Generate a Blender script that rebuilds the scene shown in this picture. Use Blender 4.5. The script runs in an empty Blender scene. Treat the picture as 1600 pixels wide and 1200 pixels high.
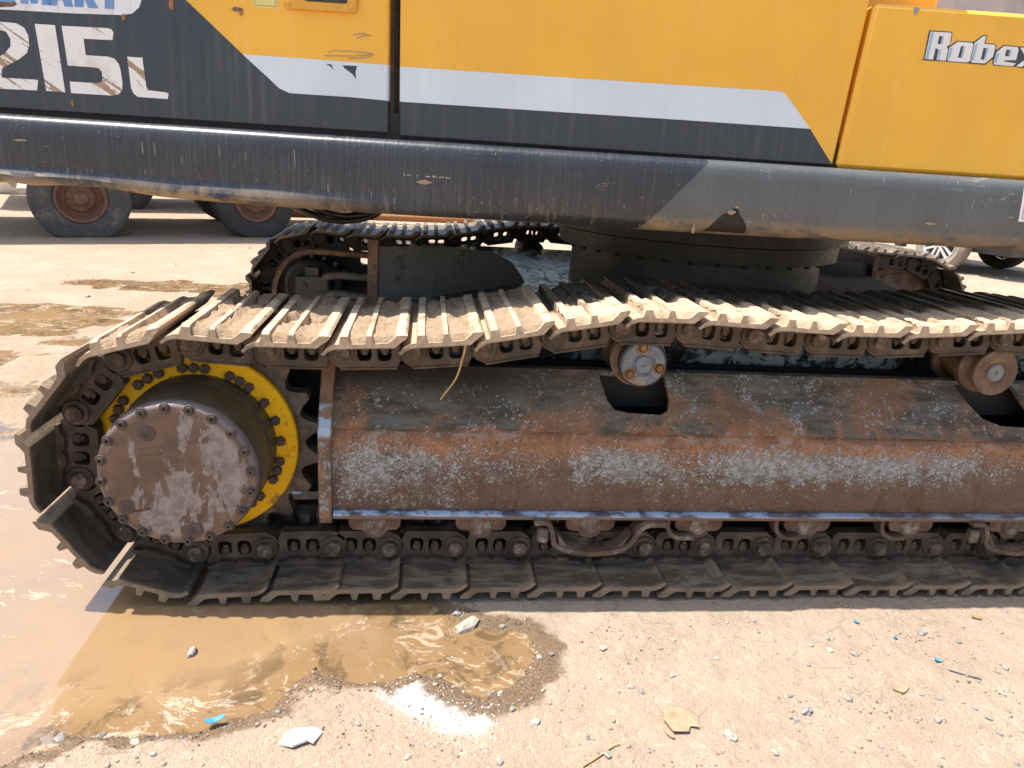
import bpy, bmesh, math, random
import numpy as np
from mathutils import Vector, Matrix
from mathutils.geometry import tessellate_polygon
random.seed(7); rng = np.random.default_rng(7)
R = math.radians
SC = bpy.context.scene
COL = SC.collection

# ------------------------------------------------------------------ camera
PITCH, YAW, ROLL = R(17.26), R(7.28), R(3.73)
CAMP = Vector((0.068, -1.794, 1.205))
f0 = Vector((math.sin(YAW), math.cos(YAW), 0)); r0 = Vector((math.cos(YAW), -math.sin(YAW), 0)); u0 = Vector((0, 0, 1))
fw = math.cos(PITCH) * f0 - math.sin(PITCH) * u0
up = math.sin(PITCH) * f0 + math.cos(PITCH) * u0
rr = math.cos(ROLL) * r0 + math.sin(ROLL) * up
uu = -math.sin(ROLL) * r0 + math.cos(ROLL) * up
cam = bpy.data.cameras.new('camera'); camo = bpy.data.objects.new('camera', cam); COL.objects.link(camo)
cam.sensor_width = 36; cam.lens = 1153 / 1600 * 36; cam.clip_start = .05; cam.clip_end = 600
camo.matrix_world = Matrix(((rr.x, uu.x, -fw.x, CAMP.x), (rr.y, uu.y, -fw.y, CAMP.y), (rr.z, uu.z, -fw.z, CAMP.z), (0, 0, 0, 1)))
SC.camera = camo
# ------------------------------------------------------------------ sky, sun, exposure
SUN = Vector((-.42, .062, 1)).normalized()
w = bpy.data.worlds.new('World'); SC.world = w; w.use_nodes = True
nt = w.node_tree; bg = nt.nodes['Background']; sky = nt.nodes.new('ShaderNodeTexSky'); sky.sky_type = 'NISHITA'
sky.sun_disc = False; sky.sun_elevation = math.asin(SUN.z); sky.sun_rotation = math.atan2(SUN.x, SUN.y)
sky.air_density = 1.3; sky.dust_density = 3.0
nt.links.new(sky.outputs[0], bg.inputs[0]); bg.inputs[1].default_value = .15
sl = bpy.data.lights.new('sun', 'SUN'); slo = bpy.data.objects.new('sun', sl); COL.objects.link(slo)
sl.energy = 5.0; sl.angle = R(.5); sl.color = (1, .95, .87)
slo.rotation_euler = SUN.to_track_quat('Z', 'Y').to_euler(); slo.location = (0, 0, 30)
SC.view_settings.view_transform = 'Standard'; SC.view_settings.look = 'None'
SC.view_settings.exposure = .80; SC.view_settings.gamma = 1; SC.view_settings.use_curve_mapping = False

# ------------------------------------------------------------------ material helper
class MT:
    def __init__(s, name, rough=.6, spec=.5, metal=0.):
        s.m = bpy.data.materials.new(name); s.m.use_nodes = True
        s.t = s.m.node_tree; s.b = s.t.nodes['Principled BSDF']
        s.b.inputs['Roughness'].default_value = rough; s.b.inputs['Metallic'].default_value = metal
        s.b.inputs['Specular IOR Level'].default_value = spec
        s.c = None
    def new(s, ty, **kw):
        n = s.t.nodes.new(ty)
        for k, v in kw.items(): setattr(n, k, v)
        return n
    def put(s, sock, v):
        if isinstance(v, bpy.types.NodeSocket): s.t.links.new(v, sock)
        elif v is not None:
            if isinstance(v, (tuple, list)) and len(v) == 3 and sock.type == 'RGBA': v = (*v, 1)
            sock.default_value = v
    def coord(s, rand=False):
        tc = s.new('ShaderNodeTexCoord').outputs['Object']
        if rand:
            oi = s.new('ShaderNodeObjectInfo').outputs['Random']
            k = s.new('ShaderNodeVectorMath', operation='SCALE'); s.put(k.inputs[0], (37., 17., 29.)); s.put(k.inputs['Scale'], oi)
            a = s.new('ShaderNodeVectorMath', operation='ADD'); s.put(a.inputs[0], tc); s.put(a.inputs[1], k.outputs[0]); tc = a.outputs[0]
        s.c = tc; return tc
    def rand(s): return s.new('ShaderNodeObjectInfo').outputs['Random']
    def scale(s, v, sx, sy, sz):
        k = s.new('ShaderNodeVectorMath', operation='MULTIPLY'); s.put(k.inputs[0], v); s.put(k.inputs[1], (sx, sy, sz)); return k.outputs[0]
    def xyz(s, v=None):
        n = s.new('ShaderNodeSeparateXYZ'); s.put(n.inputs[0], v or s.c); return n.outputs
    def noise(s, sc, det=4, ro=.55, dist=0., v=None):
        n = s.new('ShaderNodeTexNoise'); s.put(n.inputs['Vector'], v or s.c); s.put(n.inputs['Scale'], sc)
        s.put(n.inputs['Detail'], det); s.put(n.inputs['Roughness'], ro); s.put(n.inputs['Distortion'], dist); return n.outputs[0]
    def vor(s, sc, v=None, feat='F1', out='Distance', rnd=1.):
        n = s.new('ShaderNodeTexVoronoi', feature=feat); s.put(n.inputs['Vector'], v or s.c); s.put(n.inputs['Scale'], sc); s.put(n.inputs['Randomness'], rnd)
        return n.outputs[out]
    def mr(s, v, a, b, lo=0., hi=1., smooth=True):
        n = s.new('ShaderNodeMapRange', interpolation_type='SMOOTHSTEP' if smooth else 'LINEAR')
        s.put(n.inputs[0], v); s.put(n.inputs[1], a); s.put(n.inputs[2], b); s.put(n.inputs[3], lo); s.put(n.inputs[4], hi); return n.outputs[0]
    def ma(s, op, a, b=0., c=None):
        n = s.new('ShaderNodeMath', operation=op); s.put(n.inputs[0], a); s.put(n.inputs[1], b)
        if c is not None: s.put(n.inputs[2], c)
        return n.outputs[0]
    def mul(s, a, b): return s.ma('MULTIPLY', a, b)
    def add(s, a, b): return s.ma('ADD', a, b)
    def sub(s, a, b): return s.ma('SUBTRACT', a, b)
    def mx(s, f, a, b):
        n = s.new('ShaderNodeMix', data_type='RGBA'); s.put(n.inputs[0], f); s.put(n.inputs[6], a); s.put(n.inputs[7], b); return n.outputs[2]
    def attr(s, name): return s.new('ShaderNodeAttribute', attribute_name=name).outputs['Fac']
    def color(s, v): s.put(s.b.inputs['Base Color'], v); return s
    def rough(s, v): s.put(s.b.inputs['Roughness'], v); return s
    def bump(s, h, dist=.003, st=1.):
        n = s.new('ShaderNodeBump'); s.put(n.inputs['Height'], h); n.inputs['Distance'].default_value = dist; n.inputs['Strength'].default_value = st
        s.put(s.b.inputs['Normal'], n.outputs[0]); return s

M = {}
def simple(name, col, rough=.6, var=.35, sc=9., bump=.0015, dirt=None, dirtamt=.35, rand=True, metal=0., spec=.5):
    g = MT(name, rough, spec, metal); g.coord(rand)
    n = g.noise(sc, 6, .6); n2 = g.noise(sc * 6, 4, .6)
    c = g.mx(g.mr(n, .3, .7), tuple(x * (1 - var) for x in col), tuple(min(1, x * (1 + var * .6)) for x in col))
    if dirt: c = g.mx(g.mul(g.mr(g.add(g.mul(n2, .4), g.mul(n, .6)), .62 - dirtamt * .4, .78 - dirtamt * .4), .85), c, dirt)
    g.color(c); g.rough(g.mr(n2, .2, .8, max(.05, rough - .12), min(1, rough + .14), False))
    if bump: g.bump(g.add(g.mul(n2, .5), g.noise(sc * 25, 2)), bump)
    M[name] = g.m; return g

def shoe_mat(name, dusty, oily=False, dk=1.):
    g = MT(name, .55); g.coord(True); n = g.noise(14, 6, .6); n2 = g.noise(70, 4, .65); ns = g.noise(22, 5, .6, .4, g.scale(g.c, .35, 1, 1))
    c = g.mx(g.mr(ns, .38, .62), (*[k * (.5 if dusty else 1) for k in (.085, .064, .044)],), (*[k * (.5 if dusty else 1) for k in (.20, .155, .108)],))
    c = g.mx(g.mul(g.mr(g.noise(1, 6, .7, 1.2, g.scale(g.c, 9, 22, 9)), .50, .60), .6), c, (.045, .036, .030)); c = g.mx(g.mul(g.mr(g.noise(33, 5, .7), .64, .70), .5), c, (.25, .2, .15))
    c = g.mx(g.mr(n2, .62, .72), c, (.045, .035, .03))
    tcz = g.xyz(g.new('ShaderNodeTexCoord').outputs['Object'])
    edge = g.mr(tcz[1], .012, .0, 0, 1)                       # worn end faces
    c = g.mx(g.mul(edge, g.mr(n, .35, .6, .25, .8)), c, (.27, .185, .12))
    if dusty:
        out = g.mr(tcz[2], -.046, -.053)                       # outer face and grousers carry dry mud
        dust = g.mx(g.mr(n2, .35, .65), (.36 * dk, .26 * dk, .17 * dk), (.50 * dk, .37 * dk, .25 * dk))
        top = g.mr(tcz[2], -.078, -.083)
        dust = g.mx(g.mul(top, g.mr(n, .4, .58)), dust, (.50 * dk, .40 * dk, .28 * dk))
        c = g.mx(g.mul(g.add(out, g.mul(edge, .4)), g.mr(n, .28, .5, .35, 1)), c, dust)
        g.rough(.8)
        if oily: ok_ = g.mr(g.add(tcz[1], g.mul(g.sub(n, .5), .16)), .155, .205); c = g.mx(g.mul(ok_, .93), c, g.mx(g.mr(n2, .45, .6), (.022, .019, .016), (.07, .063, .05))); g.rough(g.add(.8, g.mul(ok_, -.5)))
    else:
        c = g.mx(g.mr(g.noise(9, 5, .7), .66, .74), c, (.2, .16, .12))
        g.rough(g.mr(n, .3, .7, .38, .7))
    g.color(c); g.bump(g.add(n, g.mul(n2, .4)), .004); M[name] = g.m
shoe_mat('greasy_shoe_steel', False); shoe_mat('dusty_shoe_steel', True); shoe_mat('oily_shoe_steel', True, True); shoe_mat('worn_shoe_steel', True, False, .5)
simple('link_steel', (.085, .056, .038), .5, .45, 16, .002, (.19, .125, .08), .25)
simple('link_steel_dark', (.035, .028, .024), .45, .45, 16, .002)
simple('pin_steel', (.1, .065, .045), .45, .5, 30, .0015, (.3, .22, .17), .35)
simple('bolt_steel', (.115, .07, .048), .5, .4, 40, .001, (.2, .12, .07), .3)
simple('dark_bolt', (.075, .05, .042), .4, .4, 60, .0008)
simple('dry_mud', (.48, .345, .23), .95, .24, 14, .008, (.34, .215, .12), .42)
simple('mud_brown', (.33, .2, .15), .8, .3, 14, .004, (.2, .13, .1), .3)
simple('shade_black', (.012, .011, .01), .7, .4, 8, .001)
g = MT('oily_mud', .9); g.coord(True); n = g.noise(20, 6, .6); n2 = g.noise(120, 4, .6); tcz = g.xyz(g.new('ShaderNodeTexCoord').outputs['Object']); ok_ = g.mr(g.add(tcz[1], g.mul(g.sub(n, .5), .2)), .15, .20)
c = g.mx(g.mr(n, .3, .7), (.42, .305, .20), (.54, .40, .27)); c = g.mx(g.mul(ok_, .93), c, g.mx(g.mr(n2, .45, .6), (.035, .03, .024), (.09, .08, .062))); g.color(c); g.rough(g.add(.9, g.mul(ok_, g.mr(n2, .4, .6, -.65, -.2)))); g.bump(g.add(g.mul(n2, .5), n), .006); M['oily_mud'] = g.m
simple('grey_dark_steel', (.05, .046, .042), .5, .35, 7, .0015, (.085, .065, .045), .25)
simple('plate_grey', (.2, .185, .165), .55, .25, 5, .0015, (.06, .05, .04), .3)
simple('motor_grey', (.11, .11, .1), .5, .4, 14, .0015, (.05, .04, .03), .3)
simple('rubber_hose', (.012, .012, .013), .35, .3, 10, .0005)
simple('brown_edge', (.17, .095, .055), .65, .4, 18, .002, (.3, .17, .09), .35)
simple('roller_rust', (.16, .088, .055), .55, .4, 16, .002, (.26, .18, .12), .3)
simple('roller_cap', (.2, .14, .105), .45, .45, 26, .002, (.42, .38, .34), .35)
simple('strap_rust', (.125, .078, .05), .5, .4, 14, .002, (.3, .27, .24), .25)
simple('pale_ring', (.36, .29, .19), .7, .3, 18, .002, (.2, .14, .08), .3)
simple('cap_grey', (.19, .215, .25), .45, .25, 20, .0015, (.3, .17, .09), .32)
simple('rust_orange', (.36, .15, .05), .75, .4, 30, .002)
simple('sprocket_steel', (.13, .1, .075), .6, .45, 16, .003, (.26, .2, .15), .35)
simple('tyre_grey', (.085, .079, .072), .9, .12, 5, .002, (.2, .17, .14), .3)
simple('tyre_black', (.045, .042, .04), .85, .2, 8, .002, (.08, .07, .06), .2)
simple('tyre_dusty', (.28, .245, .2), .9, .2, 10, .002)
simple('rim_rust', (.19, .095, .06), .75, .35, 12, .002, (.2, .08, .04), .4)
simple('alloy', (.75, .76, .78), .25, .08, 6, 0, metal=.6)
simple('car_paint', (.62, .64, .66), .2, .04, 2, 0)
simple('car_plastic', (.05, .05, .055), .5, .2, 5, 0)
simple('car_glass', (.02, .025, .03), .05, .1, 2, 0)
simple('truck_paint', (.2, .1, .06), .6, .3, 3, .001)
simple('wood_plank', (.3, .2, .12), .8, .3, 4, .002)
simple('dark_grit', (.16, .12, .09), .95, .3, 30, .003)
simple('grit', (.45, .35, .265), .95, .2, 30, .003)
simple('stone_grey', (.33, .31, .29), .85, .35, 30, .003)
simple('stone_pale', (.52, .46, .38), .9, .3, 30, .003)
simple('white_chip', (.8, .77, .72), .85, .1, 20, .002)
simple('dead_leaf', (.36, .25, .155), .8, .25, 40, .001)
simple('brown_leaf', (.3, .19, .08), .8, .3, 40, .001)
simple('blue_plastic', (.06, .24, .42), .35, .2, 20, 0)
simple('straw', (.5, .34, .15), .8, .2, 60, 0)
simple('pink_plaster', (.5, .42, .38), .9, .15, 1, .003)
simple('leaf_green', (.09, .12, .05), .6, .5, 2, 0)
simple('bark', (.14, .1, .07), .9, .3, 6, .01)

# painted sheet metal of the upper body
def paint(name, col, dust, rough, dustamt, streak=1.):
    g = MT(name, rough); g.coord()
    v = g.noise(1, 5, .65, 0, g.scale(g.c, 55, 55, 2.2)); n = g.noise(3.2, 5, .6); f = g.noise(130, 2, .6)
    z = g.xyz()[2]
    c = g.mx(g.mr(n, .3, .7), tuple(x * .93 for x in col), tuple(min(1, x * 1.05) for x in col))
    d = g.mul(g.mr(v, .47, .72), g.mr(n, .25, .7, .35, 1))
    c = g.mx(g.mul(d, dustamt * streak), c, dust)
    sp = g.mr(g.noise(210, 1, .5), .72, .78); c = g.mx(g.mul(sp, dustamt * .9), c, dust)
    scr = g.mr(g.noise(1, 3, .6, .25, g.scale(g.c, 5, 5, 150)), .70, .73); c = g.mx(g.mul(g.mul(scr, g.mr(n, .45, .6)), dustamt * .6), c, dust)
    if streak: st = g.mr(g.noise(1, 4, .6, .2, g.scale(g.c, 9, 9, 1.2)), .45, .75); c = g.mx(g.mul(st, dustamt * .35), c, tuple(x * .72 for x in col)); dots = g.mr(g.vor(34), .05, .035); c = g.mx(g.mul(dots, g.mr(g.noise(2.6, 3), .55, .6)), c, (.12, .08, .05))
    g.color(c); g.rough(g.add(g.mr(f, .3, .7, -.05, .07), g.mr(v, .4, .8, rough, min(1, rough + .25)))); g.bump(n, .004, .35); M[name] = g.m
    return g
paint('orange_paint', (.80, .415, .036), (.80, .54, .24), .42, .2)
paint('navy_paint', (.030, .039, .052), (.15, .145, .135), .38, .34)
paint('white_vinyl', (.60, .655, .72), (.5, .45, .38), .4, .18)
paint('badge_white', (.72, .73, .75), (.4, .28, .17), .4, .5)
paint('badge_blue', (.12, .25, .50), (.5, .5, .5), .4, .3)
paint('logo_white', (.72, .70, .68), (.5, .45, .38), .4, .12)
paint('logo_dark', (.05, .05, .065), (.2, .2, .2), .4, .1)
paint('logo_shade', (.30, .43, .55), (.4, .4, .4), .4, .1)
paint('sticker_yellow', (.66, .55, .19), (.4, .3, .2), .5, .2)
paint('handle_orange', (.66, .32, .03), (.25, .16, .07), .4, .35)
# peeling model-number letters: diagonal brown streaks where the vinyl has gone
g = MT('peeling_letters', .5); g.coord(); x, y, z = g.xyz()
t = g.add(g.mul(x, .62), z); t2 = g.add(g.mul(x, .05), g.mul(z, -.1))
dv = g.new('ShaderNodeCombineXYZ'); g.put(dv.inputs[0], g.mul(t, 46)); g.put(dv.inputs[1], g.mul(x, 4)); g.put(dv.inputs[2], 3.3)
st = g.noise(1, 3, .6, .3, dv.outputs[0]); fl = g.noise(1, 4, .7, 0, g.scale(g.c, 150, 20, 90))
peel = g.mr(g.add(g.mul(st, .85), g.mul(fl, .15)), .575, .60)
c = g.mx(peel, (.74, .72, .70), (.34, .23, .14)); c = g.mx(g.mul(g.mr(g.noise(14, 5), .5, .7), .35), c, (.48, .37, .28)); g.color(c); M['peeling_letters'] = g.m

# skirt under the doors: dark blue-black paint, scratched, muddy lower edge
g = MT('skirt_paint', .36); g.coord(); x, y, z = g.xyz()
n = g.noise(3, 5, .6); vs = g.noise(1, 5, .7, .1, g.scale(g.c, 85, 3, 3)); vs2 = g.noise(1, 4, .6, .3, g.scale(g.c, 60, 8, 9))
c = g.mx(g.mr(n, .35, .65), (.021, .025, .036), (.031, .036, .047))
bx = g.add(.64, g.mul(g.mr(z, 1.03, 1.215, 0, 1, False), .16))
right = g.mr(x, bx, g.add(bx, .004)); c = g.mx(right, c, g.mx(g.mr(n, .3, .7), (.072, .078, .086), (.10, .108, .114)))
vs3 = g.noise(1, 4, .7, .05, g.scale(g.c, 190, 4, 5)); c = g.mx(g.mul(g.mr(vs3, .48, .72), g.mr(n, .3, .65, .12, .42)), c, (.16, .165, .175))
low = g.mr(z, 1.125, 1.03); c = g.mx(g.mul(g.mul(low, g.mr(vs2, .56, .63)), .42), c, (.2, .16, .12))
c = g.mx(g.mul(g.mr(g.noise(240, 1), .7, .76), .55), c, (.42, .38, .31))
scf = g.mul(g.mr(g.noise(1, 5, .75, .4, g.scale(g.c, 14, 14, 50)), .60, .66), g.ma('MAXIMUM', g.mul(g.mr(x, 1.36, 1.55), .9), g.mul(g.mr(g.noise(2.3, 3), .62, .68), .5))); c = g.mx(g.mul(scf, .6), c, (.33, .31, .22)); sc2 = g.mr(g.noise(1, 2, .5, .15, g.scale(g.c, 130, 130, 9)), .70, .73); c = g.mx(g.mul(sc2, .45), c, (.36, .34, .29)); sc3 = g.mr(g.noise(1, 2, .5, .2, g.scale(g.c, 7, 7, 170)), .72, .74); c = g.mx(g.mul(sc3, .4), c, (.3, .3, .3))
mud = g.mul(g.mr(z, 1.085, 1.04), g.mr(g.noise(9, 6, .65), .38, .55)); mud = g.mul(mud, g.add(g.mul(g.mr(x, .1, -.6), .95), g.mul(right, .7)))
c = g.mx(mud, c, (.34, .235, .135))
lip = g.mul(g.mr(z, 1.034, 1.026), g.mr(g.noise(20, 5, .7), .45, .56)); c = g.mx(g.mul(lip, .8), c, (.27, .165, .085))
g.color(c); g.rough(g.add(g.mr(vs, .4, .8, .30, .5), g.mul(g.ma('MAXIMUM', mud, g.mul(g.mr(z, 1.085, 1.045), g.mr(x, .4, -.2))), .45))); g.bump(g.add(n, g.mul(g.noise(60, 3), .12)), .006, .5); M['skirt_paint'] = g.m

# rusted side frame
g = MT('rusted_frame', .6); g.coord(); x, y, z = g.xyz()
big = g.noise(4.5, 6, .65, .3); mid = g.noise(16, 6, .65, .4); fine = g.noise(95, 5, .75); sp = g.noise(230, 2, .6); hs = g.noise(1, 5, .65, .5, g.scale(g.c, 7, 22, 30))
orange = g.mx(g.mr(mid, .35, .65), (.215, .095, .045), (.39, .175, .075)); brown = g.mx(g.mr(mid, .3, .7), (.12, .075, .053), (.185, .115, .08))
grey = g.mx(g.mr(g.noise(60, 4, .7), .35, .65), (.23, .235, .225), (.42, .44, .44)); olive = g.mx(g.mr(hs, .35, .65), (.065, .052, .036), (.165, .15, .12))
wz = g.add(z, g.mul(g.sub(big, .5), .16))
face = g.mx(g.mr(wz, .345, .42), brown, orange)
pn = g.noise(3.1, 5, .6, .2); wz2 = g.add(z, g.mul(g.sub(mid, .5), .14))
gband = g.mul(g.mul(g.mr(wz2, .285, .365), g.mr(wz2, .455, .375)), g.mr(pn, .38, .58, .3, 1.05)); gband = g.add(gband, g.mul(g.mr(x, .5, -.1), g.mr(pn, .40, .56, .1, .5))); gband = g.add(gband, g.mul(g.mr(x, 1.5, .2), .07)); gband = g.add(gband, g.mul(g.mr(g.noise(2.2, 4, .6), .5, .62), .10))
fine2 = g.noise(150, 4, .75); tex = g.add(g.mul(fine2, .55), g.add(g.mul(sp, .25), g.mul(mid, .2)))
def cells(sc, dens):
    vc = g.new('ShaderNodeTexVoronoi'); wv_ = g.new('ShaderNodeVectorMath', operation='ADD'); wn = g.new('ShaderNodeTexNoise'); g.put(wn.inputs['Vector'], g.c); wn.inputs['Scale'].default_value = sc * .7; sc__ = g.new('ShaderNodeVectorMath', operation='SCALE'); g.put(sc__.inputs[0], wn.outputs['Color']); sc__.inputs['Scale'].default_value = .9 / sc; g.put(wv_.inputs[0], g.c); g.put(wv_.inputs[1], sc__.outputs[0])
    g.put(vc.inputs['Vector'], wv_.outputs[0]); vc.inputs['Scale'].default_value = sc; n_ = g.new('ShaderNodeSeparateColor'); g.put(n_.inputs[0], vc.outputs['Color'])
    return g.mr(n_.outputs[0], dens, g.sub(dens, .04))
dn_ = g.mul(g.ma('POWER', g.mr(gband, 0, 1.1, 0, 1, False), 1.35), g.mr(g.add(g.mul(fine, .6), g.mul(mid, .4)), .36, .60, .12, .95)); dn_ = g.add(dn_, .02)
speck = g.ma('MAXIMUM', cells(125, g.mul(dn_, .5)), cells(300, g.mul(dn_, .85))); orsp = g.mul(cells(210, g.mr(fine, .40, .66, .03, .42)), .8)
drip = g.mr(g.noise(1, 4, .6, .2, g.scale(g.c, 26, 26, 2.5)), .54, .68); speck = g.mul(speck, g.sub(1, g.mul(drip, .55))); face = g.mx(orsp, face, g.mx(g.mr(sp, .4, .6), (.30, .125, .05), (.055, .034, .026))); bp = g.mul(g.mr(gband, .2, .9), g.mr(g.add(g.mul(mid, .5), g.mul(pn, .5)), .44, .58)); face = g.mx(g.mul(bp, .5), face, (.21, .225, .225)); face = g.mx(speck, face, grey); face = g.mx(g.mul(drip, g.mr(z, .44, .25, .12, .4)), face, (.085, .05, .036))
face = g.mx(g.mul(g.mr(fine, .60, .66), g.mr(x, .3, -.1)), face, orange)
slo_o = g.mx(g.mr(big, .50, .60), olive, g.mx(.5, orange, olive)); slo_o = g.mx(g.mul(g.mr(g.add(g.mul(mid, .6), g.mul(fine, .4)), .54, .62), .55), slo_o, (.21, .225, .22))
slo_o = g.mx(g.mul(g.mr(z, .53, .46), g.mr(g.add(g.mul(mid, .5), g.mul(big, .5)), .46, .54)), slo_o, orange)
slo_o = g.mx(g.mul(g.mr(tex, .60, .66), g.mr(x, .1, .9, .25, .8)), slo_o, (.26, .28, .285)); slo_o = g.mx(g.mul(cells(170, g.mr(mid, .45, .7, .02, .30)), .85), slo_o, (.34, .36, .365)); slo_o = g.mx(g.mul(cells(240, g.mr(big, .4, .65, .04, .35)), .7), slo_o, (.30, .14, .06)); slo_o = g.mx(g.mr(sp, .70, .75), slo_o, (.42, .43, .42))
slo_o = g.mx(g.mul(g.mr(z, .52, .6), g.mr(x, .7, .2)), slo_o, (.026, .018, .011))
face = g.mx(g.mul(g.mr(g.add(g.mul(fine, .6), g.mul(sp, .4)), .55, .66), .5), face, (.045, .026, .018)); face = g.mx(g.mul(g.mr(g.add(g.mul(fine, .5), g.mul(sp, .5)), .44, .34), .55), face, (.30, .17, .10))
c = g.mx(g.mr(g.add(z, g.mul(g.sub(mid, .5), .03)), .448, .462), face, slo_o)
scuff = g.mul(g.mr(z, .425, .442), g.mul(g.mr(z, .47, .452), g.mr(mid, .5, .62))); c = g.mx(g.mul(scuff, .6), c, (.34, .27, .25))
g.color(c); g.rough(g.mr(mid, .3, .7, .42, .75)); g.bump(g.add(g.add(g.mul(fine, .9), mid), g.mul(sp, .3)), .006, 1.); M['rusted_frame'] = g.m
g = MT('flange_wear_sheen', .4); g.coord(); x, y, z = g.xyz(); f = g.noise(60, 5, .7); f2 = g.noise(11, 5, .65, 0, g.scale(g.c, 1, 1, 4))
c = g.mx(g.mr(z, .208, .213), (.17, .085, .045), g.mx(g.mr(f2, .46, .60), (.33, .42, .56), (.07, .07, .09)))  # worn upper edge, with the sky's bluish reflection painted into its colour
c = g.mx(g.mr(f, .58, .64), c, (.2, .11, .06)); c = g.mx(g.mr(x, .7, 1.9, 0, .6), c, (.11, .08, .07)); g.color(c); g.bump(f, .002); M['flange_wear_sheen'] = g.m
g = MT('end_plate_paint', .6); g.coord(); x, y, z = g.xyz(); f = g.noise(70, 5, .7); f2 = g.noise(13, 5, .65)
c = g.mx(g.mr(f2, .4, .6), (.26, .13, .065), (.13, .075, .045)); c = g.mx(g.mr(g.mul(f, g.mr(z, .53, .45, .75, 1)), .52, .6), c, (.25, .27, .29)); c = g.mx(g.mul(g.mr(z, .535, .52), g.mul(g.mr(z, .44, .46), g.mr(f2, .45, .55))), c, (.36, .43, .52)); g.color(c); g.bump(f, .002); M['end_plate_paint'] = g.m
# yellow final-drive flange, dirt patches
g = MT('yellow_flange', .5, .2); g.coord(); n = g.noise(9, 6, .6); f = g.noise(60, 4, .6)
c = g.mx(g.mr(n, .3, .7), (.90, .46, .006), (.95, .52, .009)); c = g.mx(g.mul(g.mr(n, .57, .68), .8), c, (.12, .08, .045)); c = g.mx(g.mul(g.mr(f, .62, .68), .7), c, (.2, .13, .05)); c = g.mx(g.mul(g.mr(g.noise(24, 5, .7), .55, .7), .3), c, (.3, .2, .08)); g.color(c); g.bump(f, .001, .4); M['yellow_flange'] = g.m
# final drive cover: wet brown skin with pale peeled patches running downwards
g = MT('drive_cover', .35); g.coord(); x, y, z = g.xyz()
n = g.noise(1, 6, .62, .35, g.scale(g.c, 12, 12, 4.5)); n2 = g.noise(46, 5, .7); n3 = g.noise(16, 5, .6)
r2 = g.ma('SQRT', g.add(g.mul(x, x), g.mul(z, z)))
c = g.mx(g.mr(n3, .35, .65), (.085, .052, .038), (.15, .085, .055))
p = g.mul(g.mr(g.add(n, g.mul(g.sub(n2, .5), .11)), .50, .515), g.mr(r2, .178, .162)); p = g.mul(p, g.mr(y, -.012, -.009, 1, 0))
c = g.mx(p, c, g.mx(g.mr(n2, .35, .65), (.16, .125, .11), (.27, .225, .205)))
rim = g.mul(g.mr(r2, .177, .184), g.mr(r2, .2, .195)); c = g.mx(g.mul(rim, .35), c, (.2, .21, .24))
c = g.mx(g.mul(g.mr(r2, .14, .18), g.mul(g.mr(n3, .5, .62), g.mr(z, .02, -.1))), c, (.27, .145, .055))
side = g.mr(y, .004, .012); c = g.mx(side, c, g.mx(g.mr(n3, .3, .7), (.055, .045, .03), (.095, .078, .052)))
g.color(c); g.rough(g.add(g.mr(n3, .3, .7, .28, .5), g.mul(p, .15))); g.bump(g.add(n2, g.mul(p, .8)), .0022, .8); M['drive_cover'] = g.m
# oily wet top of the car body, pale sky reflection painted into the colour
g = MT('oily_sheen_plate', .2); g.coord(); n = g.noise(1, 6, .65, .6, g.scale(g.c, 16, 7, 16)); n2 = g.noise(60, 4)
g.color(g.mx(g.mr(n, .45, .6), (.03, .03, .03), (.55, .55, .56))); g.rough(g.mr(n, .44, .62, .12, .5)); g.bump(g.add(n, g.mul(n2, .3)), .006); M['oily_sheen_plate'] = g.m
# ground
g = MT('dry_ground', .95, .25); g.coord(); x, y, z = g.xyz()
big = g.noise(.55, 5, .6); mid = g.noise(5, 6, .62, .3); fine = g.noise(45, 6, .7); gr = g.noise(230, 3, .7)
lum = g.noise(14, 6, .7, .5); stn = g.noise(1, 6, .65, .8, g.scale(g.c, 2.2, 5.5, 1))
c = g.mx(g.mr(mid, .32, .68), (.375, .290, .218), (.435, .343, .262)); c = g.mx(g.mr(big, .4, .65, 0, .5), c, (.39, .286, .202))
c = g.mx(g.mul(g.mr(stn, .52, .68), .4), c, (.385, .295, .225)); c = g.mx(g.mul(g.mr(lum, .53, .66), .5), c, (.31, .24, .18)); crk = g.vor(7, feat='DISTANCE_TO_EDGE', v=None); c = g.mx(g.mul(g.mul(g.mr(crk, .022, .0), g.mr(stn, .50, .62)), .45), c, (.2, .15, .11)); c = g.mx(g.mul(g.mr(lum, .42, .32), .5), c, (.54, .445, .36))
c = g.mx(g.mul(g.mr(fine, .57, .70), .6), c, (.275, .21, .16)); c = g.mx(g.mul(g.mr(fine, .43, .33), .5), c, (.57, .475, .385))
c = g.mx(g.mul(g.mr(gr, .60, .70), .6), c, (.24, .19, .145)); c = g.mx(g.mul(g.mr(gr, .38, .28), .5), c, (.60, .51, .42))
lm = g.attr('lime'); c = g.mx(g.mr(g.add(lm, g.add(g.mul(g.sub(fine, .5), 1.1), g.mul(g.sub(lum, .5), 1.3))), .35, .95), c, g.mx(g.mr(gr, .35, .65), (.50, .485, .46), (.68, .665, .64)))
sh = g.attr('shore'); ws = g.add(sh, g.mul(g.sub(g.noise(16, 5, .65), .5), .10))
wet = g.mr(ws, g.add(.055, g.mul(g.mr(x, -.1, .25), .04)), g.add(.03, g.mul(g.mr(x, -.1, .25), .035))); wetc = g.mx(g.mr(gr, .4, .6), (.13, .085, .048), (.235, .16, .098)); wetc = g.mx(g.mr(fine, .55, .65), wetc, (.085, .07, .058)); c = g.mx(g.mul(wet, .95), c, wetc)
hw = g.mul(g.attr('damp'), g.mr(g.noise(2.2, 5, .6), .36, .6, .35, 1)); c = g.mx(g.mul(hw, .7), c, (.31, .22, .14))
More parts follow.
